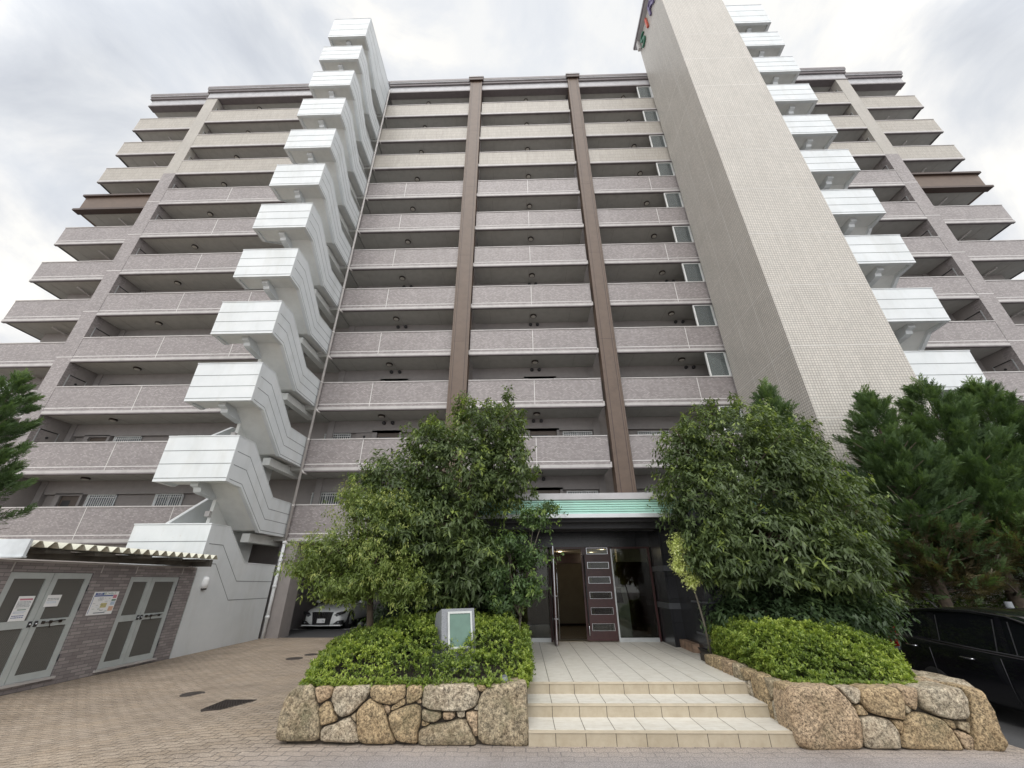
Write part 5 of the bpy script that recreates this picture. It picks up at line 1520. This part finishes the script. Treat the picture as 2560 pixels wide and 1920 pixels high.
# ------------------------------------------------------------------ plaque, spotlight, drain and manhole covers
mo = thing('stone_plaque', 'leaning grey granite block with a green plate in a white frame, standing in the hedge', 'monument', (-0.86, 6.05, 0.50), local=True)
mo.rotation_euler = (0, 0, R(27))
m_ = MB()
m_.prism([(-0.12, -0.2), (0.10, 0.665), (0.34, 0.60), (0.40, 0.30), (0.40, -0.2)], 'x', -0.21, 0.25, 0)
m_.build('granite_block', ['grey_mon'], mo)
def on_slope(a, v0, v1, u0, u1, th, mi, mb):
    # strip on the sloping face: u across, v up the slope, th outwards
    base = Vector((0, -0.12, -0.2)); e = Vector((0, 0.22, 0.865)).normalized(); nn_ = Vector((0, -0.865, 0.22)).normalized()
    c8 = [base + Vector((u_, 0, 0)) + e * v_ + nn_ * t_ for t_ in (0.0, th) for (u_, v_) in ((u0, v0), (u1, v0), (u1, v1), (u0, v1))]
    mb.add(c8, [(0, 3, 2, 1), (4, 5, 6, 7), (0, 1, 5, 4), (1, 2, 6, 5), (2, 3, 7, 6), (3, 0, 4, 7)], mi)
f_ = MB()
on_slope(0, 0.43, 0.455, -0.128, 0.208, 0.018, 0, f_); on_slope(0, 0.83, 0.855, -0.128, 0.208, 0.018, 0, f_)
on_slope(0, 0.455, 0.83, -0.128, -0.105, 0.018, 0, f_); on_slope(0, 0.455, 0.83, 0.185, 0.208, 0.018, 0, f_)
f_.build('plate_frame', ['monframe'], mo)
g_ = MB(); on_slope(0, 0.455, 0.83, -0.105, 0.185, 0.008, 0, g_); g_.build('green_plate', ['mongreen'], mo)

sp = thing('garden_spotlight', 'small grey garden spotlight poking out of the hedge beside the steps', 'spotlight', (-0.22, 5.36, 0.50), local=True)
sp.rotation_euler = (R(35), 0, R(-35))
q = MB(); q.lathe((0, 0, 0), [(0.0, -0.06), (0.035, -0.055), (0.045, -0.02), (0.047, 0.05), (0.040, 0.05), (0.036, 0.035)], 18, 0)
q.build('housing', ['bollard'], sp)
MB().lathe((0, 0, 0), [(0.036, 0.035), (0.0, 0.037)], 18, 0).build('lens', ['lens'], sp)

def slopez(x, y):
    return gz(x, y)
gt = MB()
gx0, gx1, gy0, gy1 = -4.66, -4.18, 7.08, 7.62
zc = gz(-4.4, 7.35) + 0.012
for i in range(13):
    x = gx0 + (gx1 - gx0) * i / 12
    gt.box(x - 0.006, x + 0.006, gy0, gy1, zc - 0.01, zc + 0.004, 0)
for i in range(9):
    y = gy0 + (gy1 - gy0) * i / 8
    gt.box(gx0, gx1, y - 0.008, y + 0.008, zc - 0.012, zc + 0.002, 0)
gt.box(gx0, gx1, gy0, gy1, zc - 0.03, zc - 0.013, 1)
tag(gt.build('drain_grate', ['iron', 'black']), 'square iron drain grating set in the paved drive', 'drain grate')
for (x, y, r_, lb_) in ((-6.0, 8.76, 0.17, 'round iron cover in the paving nearest the drain grating'), (-6.15, 12.62, 0.19, 'round iron cover far up the drive, the nearer of the two'), (-6.0, 13.25, 0.16, 'round iron cover far up the drive, nearest the garage')):
    z = gz(x, y)
    c_ = MB().lathe((x, y, z), [(r_ + 0.02, -0.02), (r_ + 0.02, 0.008), (r_, 0.010), (r_ * 0.93, 0.006), (r_ * 0.5, 0.008), (r_ * 0.45, 0.012), (0, 0.012)], 24, 0)
    tag(c_.build('manhole_cover', ['iron']), lb_, 'manhole cover', 'round covers in the drive')
bo = MB()
bo.lathe((-2.88, 8.1, -0.1), [(0.055, 0.0), (0.055, 0.92), (0.045, 0.95), (0.0, 0.955)], 16, 0)
tag(bo.build('service_pole', ['dark']), 'short dark post under the feathery tree, beside the drive', 'post')
for (x, y, z0, z1, lb_) in ((5.9, 8.9, -0.5, 1.02, 'grey steel post in the greenery left of the tail of the black car'), (10.0, 9.6, -0.5, 1.06, 'grey steel post top showing above the black car roof')):
    bo = MB(); bo.tube([(x, y, z0), (x, y, z1)], 0.06, 12, 0)
    tag(bo.build('steel_post', ['bollard']), lb_, 'post')
pm = MB()
zz_ = gz(-8, 19.8) + 0.004
pm.box(-10.0, -7.5, 19.75, 19.83, zz_ - 0.003, zz_, 0); pm.box(-7.58, -7.50, 19.83, 25, zz_ - 0.003, zz_, 0)
o_ = pm.build('parking_line', ['line'], kind='structure')

# ------------------------------------------------------------------ cars (built nose towards -Y at the origin, on z = 0)
def loft(mb, secs, mi=0, closed_ends=True, smooth=True):
    """secs: list of equal-length rings of 3-D points"""
    n = len(secs[0]); vs = [p for s_ in secs for p in s_]; fs = []
    for j in range(len(secs) - 1):
        for i in range(n):
            fs.append((j * n + i, (j + 1) * n + i, (j + 1) * n + (i + 1) % n, j * n + (i + 1) % n))
    if closed_ends:
        fs.append(tuple(range(n))); fs.append(tuple(range((len(secs) - 1) * n + n - 1, (len(secs) - 1) * n - 1, -1)))
    mb.add(vs, fs, mi, smooth)
def body_ring(y, w_, zb, zs, zt, wt):
    """cross-section: sill, bulging flank, shoulder, top"""
    half = [(w_ * 0.90, zb), (w_ * 0.985, zb + (zs - zb) * 0.25), (w_, zb + (zs - zb) * 0.6), (w_ * 0.985, zs - 0.03), (w_ * 0.955, zs), (wt, zt), (wt * 0.5, zt + 0.012)]
    return [(a, y, b_) for a, b_ in half] + [(-a, y, b_) for a, b_ in half[::-1]]
def subdiv(o, lv=1):
    m_ = o.modifiers.new('round', 'SUBSURF'); m_.levels = lv; m_.render_levels = lv
def wheel(parent, x, y, r_, sx):
    t_ = MB()
    t_.lathe((x, y, r_), [(r_ * 0.66, -0.10 * sx), (r_ * 0.93, -0.10 * sx), (r_, -0.07 * sx), (r_, 0.07 * sx), (r_ * 0.93, 0.10 * sx), (r_ * 0.66, 0.095 * sx)], 28, 0, 'x')
    w0 = t_.build('wheel', ['rubber'], parent)
    q = MB()
    q.lathe((x, y, r_), [(r_ * 0.67, 0.09 * sx), (r_ * 0.60, 0.10 * sx), (r_ * 0.58, 0.04 * sx), (0.0, 0.03 * sx)], 28, 1, 'x')
    for k in range(5):
        a = k * 2 * math.pi / 5 + 0.3
        c_, s_ = math.cos(a), math.sin(a)
        pts = []
        for rad_, hw in ((0.05, 0.035), (r_ * 0.62, 0.05)):
            for sg in (-1, 1):
                pts.append((y + c_ * rad_ - s_ * hw * sg, r_ + s_ * rad_ + c_ * hw * sg))
        xa, xb = sorted((x + 0.075 * sx, x + 0.098 * sx))
        q.prism([pts[0], pts[1], pts[3], pts[2]], 'x', xa, xb, 0)
    q.lathe((x, y, r_), [(0.06, 0.07 * sx), (0.055, 0.102 * sx), (0, 0.105 * sx)], 14, 0, 'x')
    q.build('rim', ['alu', 'black'], w0)
def car_body(car, W, secs, mat, wheels, r_):
    mb = MB()
    loft(mb, [body_ring(*s_) for s_ in secs])
    o = mb.build('body', [mat, 'black'], car)
    subdiv(o, 2)
    return o
def greenhouse(car, W, pts, wb, wt, mat, name_roof='roof'):
    """pts: side profile (y, z) from the windscreen foot over the roof to the tail; glass sides, painted roof"""
    base = [p for p in pts]
    zb = min(p[1] for p in base); ztop = max(p[1] for p in base)
    def w_at(z):
        return wb + (wt - wb) * (z - zb) / (ztop - zb)
    gl_ = MB()
    L_ = [(w_at(z), y, z) for y, z in base]; R_ = [(-w_at(z), y, z) for y, z in base]
    n = len(base)
    fs = [tuple(range(n)), tuple(range(2 * n - 1, n - 1, -1))]
    for i in range(n - 1):
        fs.append((i + 1, i, n + i, n + i + 1))
    gl_.add(L_ + R_, fs, 0)
    gl_.build('windows', ['carglass'], car)

# black people carrier, nose towards the viewer, its right flank seen
MT['frame_grey'] = plain('worn_frame_edge', (0.10, 0.10, 0.11), 0.4, 0.5)
bc = thing('parked_car', 'glossy black wagon with chrome door handles parked right of the stone planter', 'car', (8.10, 7.35, -0.53), local=True)
# profile: y runs from the nose (-) to the tail (+)
W = 0.87
secs = [(-2.28, W * .70, .32, .62, .66, W * .55), (-2.20, W * .84, .22, .70, .74, W * .66), (-1.9, W * .95, .18, .80, .84, W * .78), (-1.45, W, .17, .87, .92, W * .84),
        (-1.05, W, .17, .93, .99, W * .86), (-0.6, W, .17, .96, 1.0, W * .88), (0.3, W, .17, .99, 1.02, W * .9), (1.2, W, .18, 1.03, 1.06, W * .9), (1.8, W * .98, .22, 1.06, 1.10, W * .88),
        (2.15, W * .93, .30, 1.06, 1.10, W * .82), (2.27, W * .82, .40, 1.0, 1.04, W * .72)]
car_body(bc, W, secs, 'blackcar', [], .31)
greenhouse(bc, W, [(-1.25, 0.96), (-0.45, 1.36), (-0.05, 1.49), (0.5, 1.545), (1.2, 1.54), (1.75, 1.49), (2.0, 1.42), (2.22, 1.08)], W * .92, W * .70, 'blackcar')
rf = MB()
rr = [(-0.52, 1.345), (-0.05, 1.505), (0.5, 1.56), (1.2, 1.555), (1.80, 1.50), (2.08, 1.43)]
loft(rf, [[(s_ * (W * .72 + (0.02 if abs(s_) > .9 else 0)), y, z - (0.035 if abs(s_) > .9 else 0)) for s_ in (1, .5, 0, -.5, -1)] + [(-W * .73, y, z - 0.06), (W * .73, y, z - 0.06)] for y, z in rr])
rfo = rf.build('roof', ['blackcar'], bc)
an = MB(); an.tube([(0.0, 1.75, 1.50), (0.0, 1.95, 1.68)], [0.008, 0.004], 6, 0); an.build('antenna', ['dark'], bc)
pl_ = MB()
for s_ in (-1, 1):
    def side_strip(y0, z0, y1, z1, h, mi):
        def wx(z):
            return W * .92 + (W * .70 - W * .92) * (z - .96) / (1.545 - .96) + 0.006
        xa0, xa1 = s_ * wx(z0), s_ * wx(z1)
        pl_.add([(xa0, y0, z0), (xa0, y0 + h, z0), (xa1, y1 + h, z1), (xa1, y1, z1)], [(0, 1, 2, 3) if s_ > 0 else (3, 2, 1, 0)], mi)
    side_strip(-0.02, .99, 0.05, 1.47, 0.09, 0)       # B pillar
    side_strip(0.16, 1.0, 0.16, 1.44, 0.02, 1)
    side_strip(1.12, 1.04, 1.18, 1.47, 0.14, 0)       # C pillar
    side_strip(1.10, 1.05, 1.14, 1.44, 0.02, 1)
    side_strip(-0.12, 1.0, -0.06, 1.42, 0.02, 1)
    pl_.tube([(s_ * W * .945, -1.2, .965), (s_ * W * .955, -0.4, .985), (s_ * W * .955, 0.4, 1.01), (s_ * W * .95, 1.2, 1.05)], 0.009, 6, 1)
    pl_.tube([(s_ * W * .90, -1.2, .99), (s_ * W * .78, -0.45, 1.365), (s_ * W * .735, -0.05, 1.485), (s_ * W * .725, 0.5, 1.535), (s_ * W * .73, 1.2, 1.53), (s_ * W * .75, 1.8, 1.475), (s_ * W * .80, 2.1, 1.36)], [0.02, 0.024, 0.02, 0.018, 0.018, 0.02, 0.02], 8, 0)
pl_.build('window_frame', ['blackcar', 'frame_grey'], bc)
for s_, nm in ((-1, 'a'), (1, 'b')):
    for y, z in ((0.62, .86), (1.62, .92)):
        hd = MB(); hd.tube([(s_ * (W + 0.0), y - 0.11, z), (s_ * (W + 0.035), y - 0.08, z), (s_ * (W + 0.035), y + 0.08, z + 0.01), (s_ * (W + 0.0), y + 0.11, z + 0.01)], 0.013, 8, 0)
        hd.build('door_handle', ['chrome'], bc)
    mr = MB(); mr.lathe((s_ * (W + 0.12), -0.72, 1.04), [(0.0, -0.13), (0.06, -0.11), (0.085, -0.03), (0.085, 0.05), (0.06, 0.11), (0, 0.13)], 14, 0, 'x')
    mr.tube([(s_ * W * .93, -0.72, 1.0), (s_ * (W + 0.08), -0.72, 1.02)], 0.02, 8, 0)
    mo_ = mr.build('wing_mirror', ['blackcar'], bc)
    ig = MB(); ig.tube([(s_ * (W + 0.04), -0.80, 1.035), (s_ * (W + 0.2), -0.79, 1.04)], 0.012, 6, 0); ig.build('indicator', ['lens'], mo_)
    tl = MB(); tl.prism([(1.98, .86), (2.22, .80), (2.20, 1.06), (2.06, 1.18)], 'x', *sorted((s_ * W * .80, s_ * W * .965)), 0)
    tl.prism([(2.0, .80), (2.22, .76), (2.22, .80), (1.98, .86)], 'x', *sorted((s_ * W * .80, s_ * W * .965)), 1)
    tl.build('tail_light', ['red', 'lens'], bc)
    hl_ = MB(); hl_.prism([(-2.22, .62), (-1.85, .78), (-1.80, .72), (-2.2, .55)], 'x', *sorted((s_ * W * .55, s_ * W * .92)), 0); hl_.build('headlight', ['lens'], bc)
    for y in (-1.42, 1.36):
        wheel(bc, s_ * (W - 0.10), y, .32, s_)
dr = MB()
for s_ in (-1, 1):
    for y in (0.10, 1.28, -0.98):
        dr.tube([(s_ * (W + 0.002), y, .35), (s_ * (W + 0.004), y, .6), (s_ * W * .985, y, .93)], 0.005, 5, 0)
dr.build('door_seam', ['dark'], bc)
ws = MB(); ws.add([(-.5, -0.55, 1.31), (.5, -0.55, 1.31), (.5, -0.5, 1.335), (-.5, -0.5, 1.335)], [(0, 1, 2, 3)], 0)
ws.build('windscreen_edge', ['alu'], bc)

# white saloon in the undercroft, nose towards the viewer
wc = thing('parked_car', 'white saloon with a black barred grille parked in the garage under the building', 'car', (-8.62, 21.85, -0.34), local=True)
W = 0.90
secs = [(-2.42, W * .70, .22, .50, .56, W * .55), (-2.36, W * .86, .19, .60, .66, W * .66), (-2.10, W * .96, .17, .70, .78, W * .74), (-1.60, W, .16, .80, .90, W * .76),
        (-1.05, W, .16, .86, .98, W * .80), (-0.4, W, .17, .90, .99, W * .84), (0.6, W, .17, .93, 1.0, W * .86), (1.5, W * .98, .2, .96, 1.04, W * .84), (2.1, W * .92, .28, .96, 1.05, W * .8), (2.4, W * .82, .4, .9, .98, W * .7)]
car_body(wc, W, secs, 'whitecar', [], .33)
greenhouse(wc, W, [(-1.15, 0.97), (-0.35, 1.38), (0.1, 1.44), (0.8, 1.44), (1.3, 1.36), (1.9, 1.03)], W * .86, W * .62, 'whitecar')
rf = MB()
loft(rf, [[(s_ * W * .64, y, z - (0.03 if abs(s_) > .9 else 0)) for s_ in (1, .5, 0, -.5, -1)] + [(-W * .64, y, z - 0.05), (W * .64, y, z - 0.05)] for y, z in ((-0.38, 1.385), (0.1, 1.462), (0.8, 1.46), (1.35, 1.36))])
rf.build('roof', ['whitecar'], wc)
gr_ = MB()
gr_.prism([(-0.36, .20), (0.36, .20), (0.44, .66), (-0.44, .66)], 'y', -2.455, -2.36, 0)
for k in range(9):
    x = -0.34 + k * 0.085
    gr_.box(x - 0.008, x + 0.008, -2.468, -2.45, .40, .64, 1)
gr_.box(-0.45, 0.45, -2.465, -2.36, .655, .675, 1)
gr_.build('grille', ['black', 'chrome'], wc)
em = MB(); em.box(-0.035, 0.035, -2.485, -2.46, .50, .60); em.build('emblem', ['chrome'], wc)
np_ = MB(); np_.box(-0.17, 0.17, -2.49, -2.465, .27, .43, 0)
npo = np_.build('number_plate', ['paper'], wc)
text_mesh('21', 0.11, 0.001, 'ink', 'plate_digits', npo, (0.09, -2.492, .33), R(90), 0)
for s_ in (-1, 1):
    q = MB(); q.prism([(s_ * .46, .52), (s_ * .62, .50), (s_ * .84, .60), (s_ * .86, .70), (s_ * .6, .64)], 'y', -2.40, -2.05, 0)
    q.box(*sorted((s_ * .50, s_ * .70)), -2.42, -2.2, .545, .575, 1)
    q.build('headlight', ['black', 'lens'], wc)
    q = MB(); q.prism([(s_ * .50, .22), (s_ * .86, .22), (s_ * .84, .36), (s_ * .66, .34)], 'y', -2.40, -2.15, 0)
    q.lathe((s_ * .72, -2.41, .28), [(0.035, 0), (0.03, -0.01), (0, -0.012)], 12, 1, 'y')
    q.build('fog_lamp', ['black', 'lens'], wc)
    q = MB(); q.lathe((s_ * (W + 0.12), -0.75, 1.0), [(0.0, -0.11), (0.06, -0.09), (0.08, 0), (0.06, 0.09), (0, 0.11)], 12, 0, 'x'); q.tube([(s_ * W * .9, -0.75, .96), (s_ * (W + .08), -0.75, .99)], 0.02, 6, 0)
    q.build('wing_mirror', ['whitecar'], wc)
    for y in (-1.50, 1.40):
        wheel(wc, s_ * (W - 0.10), y, .33, s_)
        ar = MB(); ar.lathe((s_ * (W - 0.05), y, .33), [(.375, -0.08 * s_), (.375, 0.055 * s_), (.33, 0.058 * s_), (.33, -0.08 * s_)], 26, 0, 'x'); ar.build('wheel_arch', ['black'], wc)
    for y in (0.35, 1.35):
        q = MB(); q.tube([(s_ * (W + .002), y - .1, .80), (s_ * (W + .035), y, .80), (s_ * (W + .002), y + .1, .80)], .012, 6, 0); q.build('door_handle', ['chrome'], wc)
q = MB(); q.box(-.84, .84, -2.43, -2.2, .155, .20, 0)
for s_ in (-1, 1):
    q.tube([(s_ * W * .995, -1.1, .20), (s_ * W * .995, 1.0, .20)], 0.015, 6, 1)
    q.tube([(s_ * W * .87, -0.9, 1.02), (s_ * W * .86, 0.3, 1.03), (s_ * W * .85, 1.4, 1.06)], 0.012, 6, 1)
q.build('bumper_lip', ['whitecar', 'chrome'], wc)
